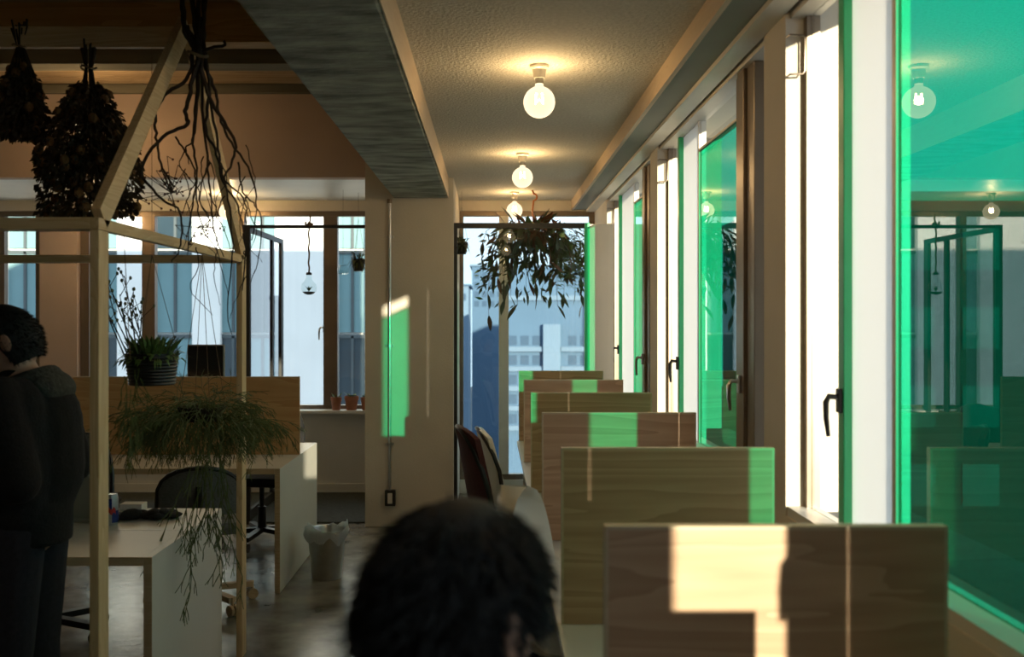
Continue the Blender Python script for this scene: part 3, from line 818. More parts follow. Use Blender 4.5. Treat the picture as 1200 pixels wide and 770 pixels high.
for i in range(620):
    a = rnd.uniform(0, 6.283); rr = math.sqrt(rnd.random()); hz = rnd.uniform(-.22, .12)
    c = pc + Vector((rr*.46*math.cos(a), rr*.2*math.sin(a), hz - .45*rr*rr*rnd.random()))
    dd = Vector((math.cos(a)*.6+rnd.uniform(-.5, .5), rnd.uniform(-.5, .5), rnd.uniform(-1, .25))).normalized()
    L_ = rnd.uniform(.05, .10); w_ = Matrix.Rotation(rnd.uniform(0, 6.28), 3, dd) @ (dd.orthogonal().normalized()*L_*.14)
    m_ = c+dd*L_*.45; g.add([c, m_+w_, c+dd*L_, m_-w_], [(0, 1, 2, 3)])
mk('inner_foliage', g, 'leaf_dark', hp, kind='stuff')
# ferny tufts at its window end
g = M()
for i in range(70):
    p = pc + Vector((rnd.uniform(.2, .42), rnd.uniform(-.1, .1), rnd.uniform(-.15, .06)))
    q = p + Vector((rnd.uniform(-.04, .10), rnd.uniform(-.05, .05), rnd.uniform(-.42, -.1)))
    for t_ in [x/12 for x in range(1, 12)]:
        c = p.lerp(q, t_)
        for s in (-1, 1):
            e = c + Vector((s*.028, rnd.uniform(-.01, .01), -.02))
            g.add([c+Vector((0, 0, .003)), e, c-Vector((0, 0, .003))], [(0, 1, 2)])
mk('fern_fronds', g, 'leaf_green', hp, kind='stuff')

# --- small hanging pot beside column in the screen
def small_hanger(label, px, py, d, s, ztop):
    x, z = X(px, d), Z(py, d)
    t = thing('hanging_pot', label, 'plant', (x, d, z))
    mk('pot', M().lathe([(.04*s, 0), (.06*s, .10*s), (.064*s, .105*s), (.055*s, .105*s), (.05*s, .09*s), (.01, .085*s)], (x, d, z), 18), 'steel_black', t, True)
    g = M()
    for i in range(70):
        a = rnd.uniform(0, 6.28); r = rnd.uniform(.03, .085)*s
        p = Vector((x+r*.4*math.cos(a), d+r*.4*math.sin(a), z+.1*s))
        q = p + Vector((r*math.cos(a), r*math.sin(a), rnd.uniform(-.12, .07)*s))
        w = Vector((-math.sin(a), math.cos(a), 0))*.010*s
        m_ = p.lerp(q, .55) + Vector((0, 0, .02*s))
        g.add([p, m_+w, q, m_-w], [(0, 1, 2, 3)])
    mk('foliage', g, 'leaf_dark', t, kind='stuff')
    g = M()
    for q in range(3):
        a = q*2.1; g.tube([(x+.06*s*math.cos(a), d+.06*s*math.sin(a), z+.1*s), (x, d, z+.45*s)], .0015, 4)
    g.tube([(x, d, z+.45*s), (x, d, ztop)], .0015, 4)
    mk('wire', g, 'wire', t)
small_hanger('small dark hanging pot right of the column before the end window', 541, 298, 8.3, .9, CH)
small_hanger('small dark hanging plant left of the column by the window', 420, 318, 8.4, 1.0, CH)

# --- glass ornaments on the black rail
def terrarium(px, d, label):
    x = X(px, d); t = thing('bulb_terrarium', label, 'ornament', (x, d, Z(350, d)))
    zc = Z(337, d); r = .06
    prof = []
    for i in range(17):
        a = math.pi*i/16
        prof.append((r*math.sin(a)*1.0, zc - r*math.cos(a)))
    prof = [p for p in prof if not (p[1] > zc+.035)] + [(.034, zc+.05), (.022, zc+.078), (.020, zc+.11)]
    prof = [(rr, zz-zc) for rr, zz in prof]
    mk('glass_bulb', M().lathe(prof, (x, d, zc), 24, True), 'clear_dark', t, True)
    mk('bulb_rim', M().lathe([(.021, .098), (.023, .104), (.021, .112), (.016, .118), (.002, .118)], (x, d, zc), 18), 'steel_black', t, True)
    mk('soil', M().lathe([(.01, -.056), (.036, -.047), (.050, -.034), (.003, -.030)], (x, d, zc), 18), 'soil', t, True)
    g = M()
    for i in range(14):
        a = i*2.4; L = rnd.uniform(.02, .05)
        p = Vector((x, d, zc-.03)); q = p + Vector((L*.7*math.cos(a), L*.7*math.sin(a), L))
        w = Vector((-math.sin(a), math.cos(a), 0))*.006; m_ = p.lerp(q, .6)
        g.add([p, m_+w, q, m_-w], [(0, 1, 2, 3)])
    mk('seedling', g, 'leaf_green', t)
    pts = [(x+.004*math.sin(i*2.2), d, zc+.115+(2.325-zc-.115)*i/10) for i in range(11)]
    mk('rope', M().tube(pts, .007, 6), 'rope', t, True)
    kn = [(x-.03+.06*(i/10), d+.02*math.cos(i*1.7), 2.322+.014*math.sin(i*1.9)) for i in range(11)]
    mk('knot', M().tube(kn, .008, 6).tube([(x, d, 2.32), (x+.012, d, 2.36), (x+.008, d, 2.40)], .007, 6), 'rope', t, True)
terrarium(362, ys-.001+.0, 'clear glass bulb terrarium hung by rope from the black rail')
x, d = X(402, 8.2), 8.2
t = thing('glass_jar_ornament', 'small clear glass ornament hanging beside the dark hanging plant', 'ornament', (x, d, Z(322, d)))
mk('jar', M().lathe([(.015, 0), (.045, .01), (.05, .04), (.03, .07), (.028, .08)], (x, d, Z(322, d)), 20), 'clear_dark', t, True)
mk('jar_water', M().lathe([(.012, .004), (.042, .012), (.045, .03), (.002, .03)], (x, d, Z(322, d)), 20), 'clear_dark', t, True)
mk('wire', M().tube([(x, d, Z(322, d)+.08), (x, d, CH)], .0015, 4).tube([(x-.03, d, Z(322, d)+.07), (x+.03, d, Z(322, d)+.085)], .002, 4), 'wire', t)

# --- terracotta pots on the sill
def terra(px, w, h, label, plant):
    d = YB-.06; x = X(px, d)
    t = thing('terracotta_pot', label, 'pot', (x, d, .7655), 'terracotta pots on the far sill')
    mk('pot', M().lathe([(w*.36, 0), (w*.45, h*.72), (w*.5, h*.72), (w*.5, h), (w*.43, h), (w*.40, h*.8), (.005, h*.8)], (x, d, .7655), 20), 'terracotta', t, True)
    mk('soil', M().lathe([(w*.40, h*.82), (.003, h*.84)], (x, d, .7655), 16, True), 'soil', t)
    g = M()
    for i in range(plant):
        a = i*2.4; L = rnd.uniform(.03, .075)
        p = Vector((x+.01*math.cos(a), d+.01*math.sin(a), .7655+h*.85)); q = p+Vector((L*math.cos(a)*.9, L*math.sin(a)*.9, L*.8))
        w_ = Vector((-math.sin(a), math.cos(a), 0))*.010; m_ = p.lerp(q, .6)
        g.add([p, m_+w_, q, m_-w_], [(0, 1, 2, 3)])
    mk('succulent', g, 'leaf_green', t)
terra(394, .10, .115, 'plain terracotta pot on the far sill, nearest the bulb terrarium', 5)
terra(412, .13, .125, 'terracotta pot with a bushy succulent on the far sill', 18)
terra(429, .10, .115, 'terracotta pot on the far sill half behind the column', 8)

# --- black pot of greenery hung inside the frame
x, d = X(178, ym), ym
zb = Z(451, d); zt = Z(416, d)
pp = thing('hanging_planter', 'black ribbed pot of green foliage hanging in the pine frame', 'plant', (x, d, zb))
prof = [(.083, 0)]
hh = zt-zb
for i in range(9):
    z = hh*i/9; r = .085+.014*i/9
    prof += [(r, z+.001), (r+.003, z+hh/27), (r+.003, z+hh/13), (r, z+hh/9.2)]
prof += [(.104, hh), (.104, hh+.006), (.097, hh+.006), (.092, hh-.015), (.01, hh-.015)]
mk('pot', M().lathe(prof, (x, d, zb), 28), 'black_plastic', pp, True)
mk('soil', M().lathe([(.092, hh-.013), (.004, hh-.012)], (x, d, zb), 18, True), 'soil', pp)
g = M()
for i in range(420):
    a = rnd.uniform(0, 6.28); r = rnd.uniform(0, .1)
    p = Vector((x+r*math.cos(a), d+r*math.sin(a), zt-.01))
    q = p+Vector((rnd.uniform(.02, .07)*math.cos(a), rnd.uniform(.02, .07)*math.sin(a), rnd.uniform(.01, .09) - (.06 if r > .08 else 0)))
    w_ = Vector((-math.sin(a), math.cos(a), 0))*rnd.uniform(.004, .009); m_ = p.lerp(q, .6)+Vector((0, 0, .012))
    g.add([p, m_+w_, q, m_-w_], [(0, 1, 2, 3)])
mk('foliage', g, 'leaf_green', pp, kind='stuff')
g = M()   # upright bare flower stalks with tiny buds
bd = M()
for i in range(9):
    a = rnd.uniform(2.2, 4.4); p = Vector((x-.05+rnd.uniform(-.05, .06), d+rnd.uniform(-.04, .04), zt))
    q = p+Vector((rnd.uniform(-.16, .04), rnd.uniform(-.06, .06), rnd.uniform(.16, .33)))
    pts = [p, p.lerp(q, .5)+Vector((rnd.uniform(-.02, .02), 0, 0)), q]; g.tube(pts, [.003, .0025, .0015], 4)
    for j in range(5):
        c = p.lerp(q, .45+.13*j); e = c+Vector((rnd.uniform(-.05, .05), rnd.uniform(-.03, .03), rnd.uniform(.02, .07)))
        g.tube([c, e], [.002, .001], 3); bd.ell(e, (.006, .006, .008), 6, 4)
mk('flower_stalks', g, 'twig', pp); mk('buds', bd, 'leaf_dark', pp, kind='stuff')
g = M()
for q in range(3):
    a = q*2.094+.4; g.tube([(x+.1*math.cos(a), d+.1*math.sin(a), zt), (x, d, 1.83)], .0013, 4)
g.tube([(x, d, 1.83), (x, d, RID-.11)], .0013, 4)
mk('wire', g, 'wire', pp)

# --- rhipsalis mass hung from the side rail
rnd = random.Random(11)
rx, ry = hx, 4.0
rz_ = Z(482, 4.0)
rh = thing('hanging_rhipsalis', 'wide tangled green mistletoe cactus hanging on strings from the pine frame', 'plant', (rx, ry, rz_-.4))
mk('basket', M().lathe([(.06, -.04), (.09, .0), (.1, .02), (.09, .02), (.05, -.02), (.01, -.02)], (rx, ry, rz_), 18), 'soil', rh, True)
g = M()
for q in range(4):
    a = q*1.571+.6; g.tube([(rx+.095*math.cos(a), ry+.095*math.sin(a), rz_+.02), (rx, ry, EAVE-.036)], .0014, 4)
mk('hanging_string', g, 'rope', rh)
g = M()
def grow(p, d, L, depth, thick):
    q = p + d*L
    g.tube([p, p.lerp(q, .5)+Vector((rnd.uniform(-1, 1), rnd.uniform(-1, 1), 0))*L*.06, q], [thick, thick*.9, thick*.8], 3, False)
    if depth <= 0: return
    for i in range(rnd.choice([2, 2, 3])):
        d2 = (d + Vector((rnd.uniform(-.75, .75), rnd.uniform(-.6, .6), rnd.uniform(-.5, .25)))).normalized()
        d2 = (d2 + Vector((0, 0, -.28))).normalized()
        grow(q, d2, L*rnd.uniform(.6, .85), depth-1, thick*.85)
for i in range(300):
    u = rnd.gauss(0, .5); u = max(-1, min(1, u)); w = rnd.uniform(-1, 1)
    p = Vector((rx+u*.20, ry+w*.10, rz_+.02+rnd.uniform(-.05, .04)*(1-abs(u))-.06*abs(u)))
    d = Vector((u*1.1+rnd.uniform(-.5, .5), w*.5+rnd.uniform(-.3, .3), rnd.uniform(-.9, .45))).normalized()
    grow(p, d, rnd.uniform(.045, .095), 3, .0019)
mk('stems', g, 'rhipsalis', rh, kind='stuff')
g = M()   # long trailing tails in front of the desk end
for i in range(12):
    p = Vector((rx+rnd.uniform(.0, .12), ry+rnd.uniform(-.2, .0), rz_-.12)); pts = [p]
    d = Vector((rnd.uniform(-.1, .1), rnd.uniform(-.25, .0), -1)).normalized()
    for j in range(rnd.randint(3, 6)):
        d = (d+Vector((rnd.uniform(-.25, .25), rnd.uniform(-.15, .15), -.1))).normalized()
        L = rnd.uniform(.07, .11); grow(pts[-1], d, L, 2 if j > 1 else 1, .0024); pts.append(pts[-1]+d*L)
mk('trailing_stems', g, 'rhipsalis', rh, kind='stuff')
# second, small trailing plant on the front post
g = M()
tx, ty, tz = hx+.03, 3.12, Z(400, 3.12)
for i in range(16):
    grow(Vector((tx+rnd.uniform(-.03, .02), ty+rnd.uniform(-.03, .06), tz-.06+rnd.uniform(-.25, .0))), Vector((rnd.uniform(-.5, .5), rnd.uniform(-.4, .4), -1)).normalized(), .055, 2, .002)
tp_ = thing('trailing_plant', 'thin trailing green sprays tied beside the pine front post', 'plant', (tx, ty, tz-.7))
mk('sprays', g, 'rhipsalis', tp_, kind='stuff')
mk('string', M().tube([(tx, ty, tz-.06), (hx+.01, ty, EAVE-.036)], .0014, 4), 'rope', tp_)

# --- dried bundles
def dried(label, px, pytop, pytie, pybot, d, halfw, n, seed, ztop):
    r = random.Random(seed)
    x = X(px, d); zt_, zi, zb_ = Z(pytop, d), Z(pytie, d), Z(pybot, d)
    t = thing('dried_bouquet', label, 'dried flowers', (x, d, zb_))
    g = M()
    for i in range(26):
        a = r.uniform(0, 6.28); q = r.uniform(.008, .026)
        g.tube([(x+q*1.5*math.cos(a), d+q*1.5*math.sin(a), zt_+r.uniform(-.03, .02)), (x+.012*math.cos(a), d+.012*math.sin(a), zi),
                (x+q*math.cos(a)*2.2, d+q*math.sin(a)*2.2, zi-(zi-zb_)*.35)], [.004, .0035, .003], 4)
    mk('stems', g, 'twig', t, kind='stuff')
    mk('tie', M().tube([(x+.028*math.cos(a), d+.028*math.sin(a), zi+.006*math.sin(2*a)) for a in [i*.45 for i in range(15)]], .004, 5), 'rope', t)
    mk('string', M().tube([(x, d, zi), (x, d, ztop)], .0016, 4), 'rope', t)
    g = M(); b2 = M()
    H = zi-zb_
    for i in range(n):
        v = r.random()**.8
        prof = halfw*math.sin(min(1, .12+v*1.05)*math.pi*.62)
        a = r.uniform(0, 6.28); rad = prof*math.sqrt(r.random())
        c = Vector((x+rad*math.cos(a), d+rad*math.sin(a)*.8, zi-.06-(H-.06)*v))
        dd = Vector((math.cos(a)*.7+r.uniform(-.5, .5), math.sin(a)*.7+r.uniform(-.5, .5), -1+r.uniform(-.3, .8))).normalized()
        L = r.uniform(.014, .036); w_ = dd.orthogonal().normalized()*L*.32
        w_ = Matrix.Rotation(r.uniform(0, 6.28), 3, dd) @ w_
        m_ = c+dd*L*.5 + w_.cross(dd)*.4
        g.add([c, m_+w_, c+dd*L, m_-w_], [(0, 1, 2, 3)])
        if i % 40 == 0: b2.ell(c, (.018, .018, .02), 8, 5)
        if i % 7 == 0:
            g.tube([c, Vector((x, d, zi)).lerp(c, .6)], .0016, 3, False)
    mk('leaves', g, 'dry', t, kind='stuff'); mk('seed_heads', b2, 'dry2', t, kind='stuff')
    return t
dried('small dark dried bouquet hanging upside down by the golden beam', 24, 28, 55, 160, ym, .092, 1700, 5, RID-.11)
dried('large bushy dried bouquet hanging upside down beside the rafter', 104, 48, 80, 252, ym, .20, 3600, 8, RID-.11)

# --- twig bundle tied at the apex
rnd = random.Random(21)
ax_, ay_, az_ = X(233, 3.6), 3.6, Z(68, 3.6)
tb = thing('twig_bundle', 'dark gnarled vine twigs tied together hanging from the frame apex', 'twigs', (ax_, ay_, Z(390, 3.6)))
def twig(pts2, r0, r1, dd=0.0, par=tb):
    pts = []
    P = [Vector((X(a, ay_), ay_+dd*k, Z(b, ay_))) for k, (a, b) in enumerate(pts2)]
    for i in range(len(P)-1):
        p0, p1, p2, p3 = P[max(i-1, 0)], P[i], P[i+1], P[min(i+2, len(P)-1)]
        for j in range(5):
            u = j/5
            pts.append(.5*((2*p1)+(p2-p0)*u+(2*p0-5*p1+4*p2-p3)*u*u+(3*p1-p0-3*p2+p3)*u**3) + Vector((rnd.uniform(-.004, .004), rnd.uniform(-.004, .004), 0)))
    pts.append(P[-1]); n = len(pts)
    mk('twig', M().tube(pts, [(r0+(r1-r0)*i/(n-1))*.8 for i in range(n)], 6), 'twig', par, True)
twig([(213, -6), (218, 30), (228, 60), (222, 95), (196, 115), (187, 140), (190, 165), (196, 195), (212, 222)], .013, .004, -.01)
twig([(224, -6), (230, 40), (234, 70), (226, 110), (222, 138), (225, 150), (198, 165), (176, 200), (182, 218), (205, 240), (222, 252), (225, 290), (216, 310)], .013, .003, -.012)
twig([(232, -6), (234, 40), (236, 70), (245, 110), (262, 140), (280, 170), (276, 195), (270, 215), (292, 235), (296, 265)], .012, .003, -.01)
twig([(240, -6), (238, 40), (238, 70), (250, 105), (255, 135), (268, 165), (290, 200), (296, 235), (290, 280)], .011, .003, .008)
twig([(236, 20), (240, 68), (244, 110), (240, 150), (252, 180), (258, 210), (275, 240), (284, 290), (280, 340)], .010, .003, .006)
twig([(228, 10), (232, 70), (230, 130), (228, 170), (232, 205), (226, 250), (222, 300)], .010, .0025, -.004)
twig([(242, 0), (236, 66), (248, 120), (258, 175), (262, 205), (272, 245), (276, 300), (270, 360), (276, 392)], .009, .002, -.006)
twig([(220, 30), (234, 72), (236, 140), (241, 190), (243, 225), (246, 262), (258, 300)], .009, .0025, .008)
twig([(238, 60), (252, 55), (262, 54), (264, 48)], .008, .006, 0)
twig([(214, 5), (216, 38), (232, 66), (234, 110), (229, 165), (222, 175), (226, 195)], .010, .002, -.008)
twig([(246, 190), (238, 215), (238, 240), (250, 262)], .005, .002, -.01)
twig([(205, 160), (214, 175), (226, 198), (228, 240), (236, 270), (252, 300), (262, 345)], .005, .0018, .01)
twig([(280, 190), (284, 225), (298, 240), (305, 262), (300, 300), (290, 330)], .005, .0018, .01)
for i in range(16):
    a = rnd.uniform(212, 292); b = rnd.uniform(170, 300)
    twig([(a, b), (a+rnd.uniform(-10, 10), b+22), (a+rnd.uniform(-14, 14), b+48), (a+rnd.uniform(-20, 20), b+80)], .0032, .0012, rnd.uniform(-.01, .01))
mk('tie', M().tube([(ax_+.034*math.cos(a), ay_-.02+.05*math.sin(a), az_+.008*math.sin(a*2)) for a in [i*.45 for i in range(15)]], .006, 5), 'rope', tb)
mk('string', M().tube([(ax_, ay_, az_), (ax_, ay_, CT-.001)], .002, 4), 'rope', tb)
# berry sprigs
g = M(); bb = M()
for i in range(46):
    cx_, cy_ = (rnd.gauss(198, 14), rnd.gauss(222, 16)) if i < 32 else (rnd.gauss(245, 12), rnd.gauss(275, 6))
    p = Vector((X(cx_, ay_), ay_-.045+rnd.uniform(-.05, .05), Z(cy_, ay_)))
    q = p+Vector((rnd.uniform(-.05, .02), 0, rnd.uniform(-.02, .05)))
    g.tube([p, q], .0014, 3, False); bb.ell(p, (.0045, .0045, .0045), 6, 4)
    g.tube([q, Vector((X(205, ay_), ay_-.045, Z(228, ay_)))] if i < 32 else [q, Vector((X(236, ay_), ay_-.045, Z(268, ay_)))], .0014, 3, False)
mk('berry_stems', g, 'twig', tb, kind='stuff'); mk('berries', bb, 'berry', tb, kind='stuff')

# ------------------------------------------------------------------ people
def rcone(m, p, q, r0, r1, n=14, flat=1.0):
    """tapered limb with rounded ends"""
    p = Vector(p); q = Vector(q); d = q-p; L = d.length; d.normalize()
    pts = []; rad = []
    for i in range(4):
        a = math.pi/2*(i/3); pts.append(p - d*r0*math.cos(a)); rad.append(max(.0008, r0*math.sin(a)))
    for i in range(1, 4): pts.append(p+d*L*i/4); rad.append(r0+(r1-r0)*i/4)
    for i in range(4):
        a = math.pi/2*(1-i/3); pts.append(q + d*r1*math.cos(a)); rad.append(max(.0008, r1*math.sin(a)))
    m.tube(pts, rad, n)
def chain(m, pts, rad, n=14):
    for i in range(len(pts)-1): rcone(m, pts[i], pts[i+1], rad[i], rad[i+1], n)

def head_shape(c, yaw, pitch, s=1.0, scale=1.0, hair=False):
    """head with brow, nose, lips, chin and ears; local face direction +y"""
    m = M(); nu, nv = 40, 30; vs = []
    for i in range(nv+1):
        ph = math.pi*i/nv
        for j in range(nu):
            th = 2*math.pi*j/nu
            u = Vector((math.sin(ph)*math.cos(th), math.sin(ph)*math.sin(th), math.cos(ph)))
            x, y, z = u.x*.077, u.y*.098, u.z*.116
            if z < 0:
                k = -z/.116
                x *= 1-.34*k*k; y = y*(1-.10*k) + .022*k*(1 if u.y > -.2 else .1)
            if u.y > .3:
                fx = u.x
                if abs(fx) < .22:
                    w = 1-abs(fx)/.22
                    y += .024*w*max(0, 1-abs(z+.022)/.030)           # nose
                    y += .007*w*max(0, 1-abs(z+.062)/.008) + .006*w*max(0, 1-abs(z+.074)/.008)  # lips
                    y += .008*w*max(0, 1-abs(z+.100)/.02)            # chin
                y += .006*max(0, 1-abs(z-.030)/.012)                  # brow
                for e in (-1, 1):
                    dd = math.hypot(u.x-e*.42, (z-.006)/.116*1.3)
                    y -= .010*max(0, 1-dd/.26)                        # eye sockets
            vs.append((x, y, z))
    fs = []
    for i in range(nv):
        for j in range(nu):
            j2 = (j+1) % nu; fs.append((i*nu+j, (i+1)*nu+j, (i+1)*nu+j2, i*nu+j2))
    m.add(vs, fs)
    for e in (-1, 1):
        m.ell((e*.080, -.008, -.008), (.010, .019, .032), 12, 8, Matrix.Rotation(e*R(18), 3, 'Z'))
        m.ell((e*.085, -.014, -.004), (.006, .017, .028), 12, 8, Matrix.Rotation(e*R(28), 3, 'Z'))
    mt = Matrix.Translation(Vector(c)) @ Matrix.Rotation(yaw, 4, 'Z') @ Matrix.Rotation(pitch, 4, 'X') @ Matrix.Scale(s, 4)
    return m.xform(mt), mt

def hand(m, wrist, direction, palm_n, curl=.5, s=1.0, side=1):
    """palm, four unequal fingers and a thumb leaving the side of the palm"""
    w = Vector(wrist); d = Vector(direction).normalized(); nrm = Vector(palm_n); nrm = (nrm - d*nrm.dot(d)).normalized()
    a = d.cross(nrm)*side
    for k, o_ in enumerate((-.028, -.009, .010, .029)):
        rcone(m, w + a*o_*.6*s, w + d*.085*s + a*o_*s, .015*s, .0125*s, 10)
        p = w + d*.088*s + a*o_*s; ang = curl*.5
        for L, r0, r1 in ((.042, .0095, .0088), (.027, .0088, .008), (.021, .008, .0068)):
            L *= (.86, 1.0, .96, .76)[k]*s
            q = p + (d*math.cos(ang) + nrm*math.sin(ang))*L
            rcone(m, p, q, r0*s, r1*s, 8); p = q; ang += curl
    p = w + d*.03*s - a*.028*s
    for L, r0, r1, t in ((.042, .013, .0115, .3), (.032, .011, .010, .55), (.026, .010, .008, .8)):
        q = p + (d*.75 - a*.6*(1-t*.6) + nrm*t*.8).normalized()*L*s
        rcone(m, p, q, r0*s, r1*s, 8); p = q

def fused(name, m, material, parent, voxel=.007, smooth_it=6, **kw):
    o = mk(name, m, material, parent, **kw)
    r = o.modifiers.new('fuse', 'REMESH'); r.mode = 'VOXEL'; r.voxel_size = voxel; r.use_smooth_shade = True
    if smooth_it:
        s = o.modifiers.new('soften', 'SMOOTH'); s.iterations = smooth_it; s.factor = .5
    return o

def hair_cap(mt, n, L, seed, back_low=-.07, parent=None, thick=.0016, messy=.5, fringe=.03):
    """a cap of short strands rooted over the skull"""
    r = random.Random(seed); g = M(); cap = M(); nu, nv = 30, 16
    vs = []; fs = []
    def low(th):   # hairline height by direction (th=90deg is the face)
        f = math.sin(th); return fringe+.022 if f > .45 else (.0 if f > .05 else back_low)
    for i in range(nv+1):
        for j in range(nu):
            th = 2*math.pi*j/nu; zl = low(th)
            ph = (i/nv)*math.acos(max(-.95, min(.95, zl/.118)))
            k = 1.07+.02*mnoise.noise(Vector((math.cos(th)*2, math.sin(th)*2, ph*2+seed)))
            vs.append((.080*k*math.sin(ph)*math.cos(th), .101*k*math.sin(ph)*math.sin(th)-.002, .118*k*math.cos(ph)))
    for i in range(nv):
        for j in range(nu):
            j2 = (j+1) % nu; fs.append((i*nu+j, (i+1)*nu+j, (i+1)*nu+j2, i*nu+j2))
    cap.add(vs, fs); cap.xform(mt)
    o = mk('hair', cap, 'hair', parent, True)
    for i in range(n):
        th = r.uniform(0, 6.283); phm = math.acos(max(-.95, min(.95, low(th)/.118)))
        ph = math.acos(1-r.random()*(1-math.cos(phm)))
        u = Vector((math.sin(ph)*math.cos(th), math.sin(ph)*math.sin(th), math.cos(ph)))
        p = Vector((u.x*.082, u.y*.103, u.z*.120))
        tang = Vector((u.x, u.y, -.55 - .4*(1-u.z))).normalized()
        d = (u*r.uniform(.25, .55) + tang*.8 + Vector((r.uniform(-1, 1), r.uniform(-1, 1), r.uniform(-1, 1)))*messy*.6).normalized()
        l = L*r.uniform(.5, 1.15); q = p+d*l*.5; d2 = (d+tang*.7+Vector((r.uniform(-1, 1), r.uniform(-1, 1), r.uniform(-1, .4)))*messy*.4).normalized()
        g.tube([p, q, q+d2*l*.5], [thick, thick*.9, thick*.3], 3, False)
    g.xform(mt); mk('hair_strands', g, 'hair', o, kind='stuff')

def eyes(mt, parent):
    for e in (-1, 1):
        c = mt @ Vector((e*.031, .080, .006))
        mk('eye', M().ell(c, (.0115, .0115, .0115), 12, 8), 'eye', parent, True)

# --- man in black, standing against the bench, looking down to the left
px_, py_ = -1.55, 3.27
t = thing('person', 'person in a black hooded jacket standing at the bench looking down', 'person', (px_, py_, 0))
hc = (-1.600, 3.25, 1.508)
hm, hmt = head_shape(hc, R(104), R(-24), 1.0)
b = M(); b.v = hm.v; b.f = hm.f
nk = (-1.560, 3.265, 1.40)
chain(b, [(-1.585, 3.255, 1.455), nk, (-1.535, 3.27, 1.33)], [.054, .057, .075])
chain(b, [(px_, py_, 1.30), (px_+.02, py_, 1.1), (px_, py_, .92)], [.13, .125, .13])
for s in (-1, 1):   # legs and feet (facing -x)
    hy = py_ + s*.09
    chain(b, [(px_, hy, .88), (px_-.015, hy+s*.01, .47), (px_+.01, hy+s*.01, .09)], [.085, .058, .042])
    chain(b, [(px_+.02, hy+s*.01, .045), (px_-.16, hy+s*.02, .035)], [.04, .032])
# arms: upper arm hangs back, forearms brought forward in front of the belly
arms = {}
for s in (-1, 1):
    sh = Vector((px_+.005, py_+s*.175, 1.33)); el = Vector((px_+.075, py_+s*.20, 1.07)); wr_ = Vector((px_-.16, py_+s*.11, 1.01))
    arms[s] = (sh, el, wr_)
    chain(b, [sh, el, wr_], [.055, .042, .029])
    hand(b, wr_, (-1, -s*.35, -.05), (0, -s*.5, -1), .55, 1.0, s)
fused('body', b, 'skin', t, .006, 4)
eyes(hmt, t)
hair_cap(hmt, 2800, .020, 2, -.078, t, .0013, .25, .045)
j = M()
chain(j, [(px_-.02, py_, 1.365), (px_+.025, py_, 1.25), (px_+.035, py_, 1.08), (px_+.005, py_, .985)], [.085, .155, .155, .145], 18)
chain(j, [(px_+.02, py_-.12, 1.30), (px_+.03, py_-.11, 1.08), (px_+.01, py_-.09, .95)], [.10, .105, .105])
chain(j, [(px_+.02, py_+.10, 1.30), (px_+.03, py_+.08, 1.08), (px_+.01, py_+.06, .95)], [.10, .10, .10])
for s in (-1, 1):
    sh, el, wr_ = arms[s]; chain(j, [sh, el, wr_.lerp(el, .10)], [.075, .066, .05])
j.lathe([(.145, .845), (.148, .86), (.15, .98)], (px_+.008, py_-.02, 0), 24)
fused('jacket', j, 'jacket', t, .009, 5)
h = M()
for i in range(20):
    a = 2*math.pi*i/20
    c0 = Vector((nk[0]+.02+.075*math.cos(a), nk[1]+.085*math.sin(a), 1.375+.03*math.cos(a)))
    a2 = 2*math.pi*(i+1)/20
    c1 = Vector((nk[0]+.02+.075*math.cos(a2), nk[1]+.085*math.sin(a2), 1.375+.03*math.cos(a2)))
    rcone(h, c0, c1, .028, .028, 8)
h.ell((px_+.085, py_, 1.36), (.075, .12, .055), 16, 10, Matrix.Rotation(R(28), 3, 'Y'))
fused('hood', h, 'hood', t, .008, 3)
tr = M()
for s in (-1, 1):
    hy = py_ + s*.09
    chain(tr, [(px_, hy, .90), (px_-.012, hy+s*.01, .48), (px_+.01, hy+s*.01, .08)], [.105, .078, .062])
fused('trousers', tr, 'trouser', t, .009, 4)
for s in (-1, 1):
    hy = py_ + s*.10
    sh_ = M(); chain(sh_, [(px_+.03, hy, .047), (px_-.06, hy+s*.005, .045), (px_-.17, hy+s*.01, .036)], [.045, .045, .036])
    sh_.box(px_-.20, px_+.07, hy-.043, hy+.043, .001, .025, .01)
    fused('shoe', sh_, 'black_plastic', t, .007, 3)

# --- seated person in the foreground, seen from behind
fx, fy = -.045, 1.03
t = thing('person', 'seated person with shaggy dark hair and white collar at the front window desk', 'person', (fx, fy, 0))
fc = (-.036, 1.02, 1.272)
yaw = R(-38)      # faces away and toward the desk
hm, hmt = head_shape(fc, yaw, R(-10), .97)
F = Vector((-math.sin(yaw), math.cos(yaw), 0)); S = Vector((F.y, -F.x, 0))
def L(f, s, z): 
    v = Vector((fx, fy, 0)) - F*.05 + F*f + S*s; return (v.x, v.y, z)
b = M(); b.v = hm.v; b.f = hm.f
chain(b, [L(.05, 0, 1.22), L(.03, 0, 1.13), L(.01, 0, 1.05)], [.055, .058, .075])
chain(b, [L(0, 0, 1.02), L(-.01, 0, .80), L(0, 0, .58)], [.12, .115, .125])
arm2 = {}
for s in (-1, 1):
    sh = Vector(L(.01, s*.175, 1.03)); el = Vector(L(.10, s*.22, .79)); w2 = Vector(L(.20, s*.12, .70)) if s < 0 else Vector(L(.20, s*.10, .64))
    arm2[s] = (sh, el, w2)
    chain(b, [sh, el, w2], [.055, .042, .029])
    hand(b, w2, tuple(F*1-S*s*.3+Vector((0, 0, -.35))), (0, 0, -1), .35, 1.0, s)
    chain(b, [L(.02, s*.09, .58), L(.36, s*.10, .56), L(.38, s*.10, .12)], [.085, .06, .042])
    chain(b, [L(.36, s*.10, .045), L(.53, s*.11, .035)], [.04, .032])
fused('body', b, 'skin', t, .006, 4)
eyes(hmt, t)
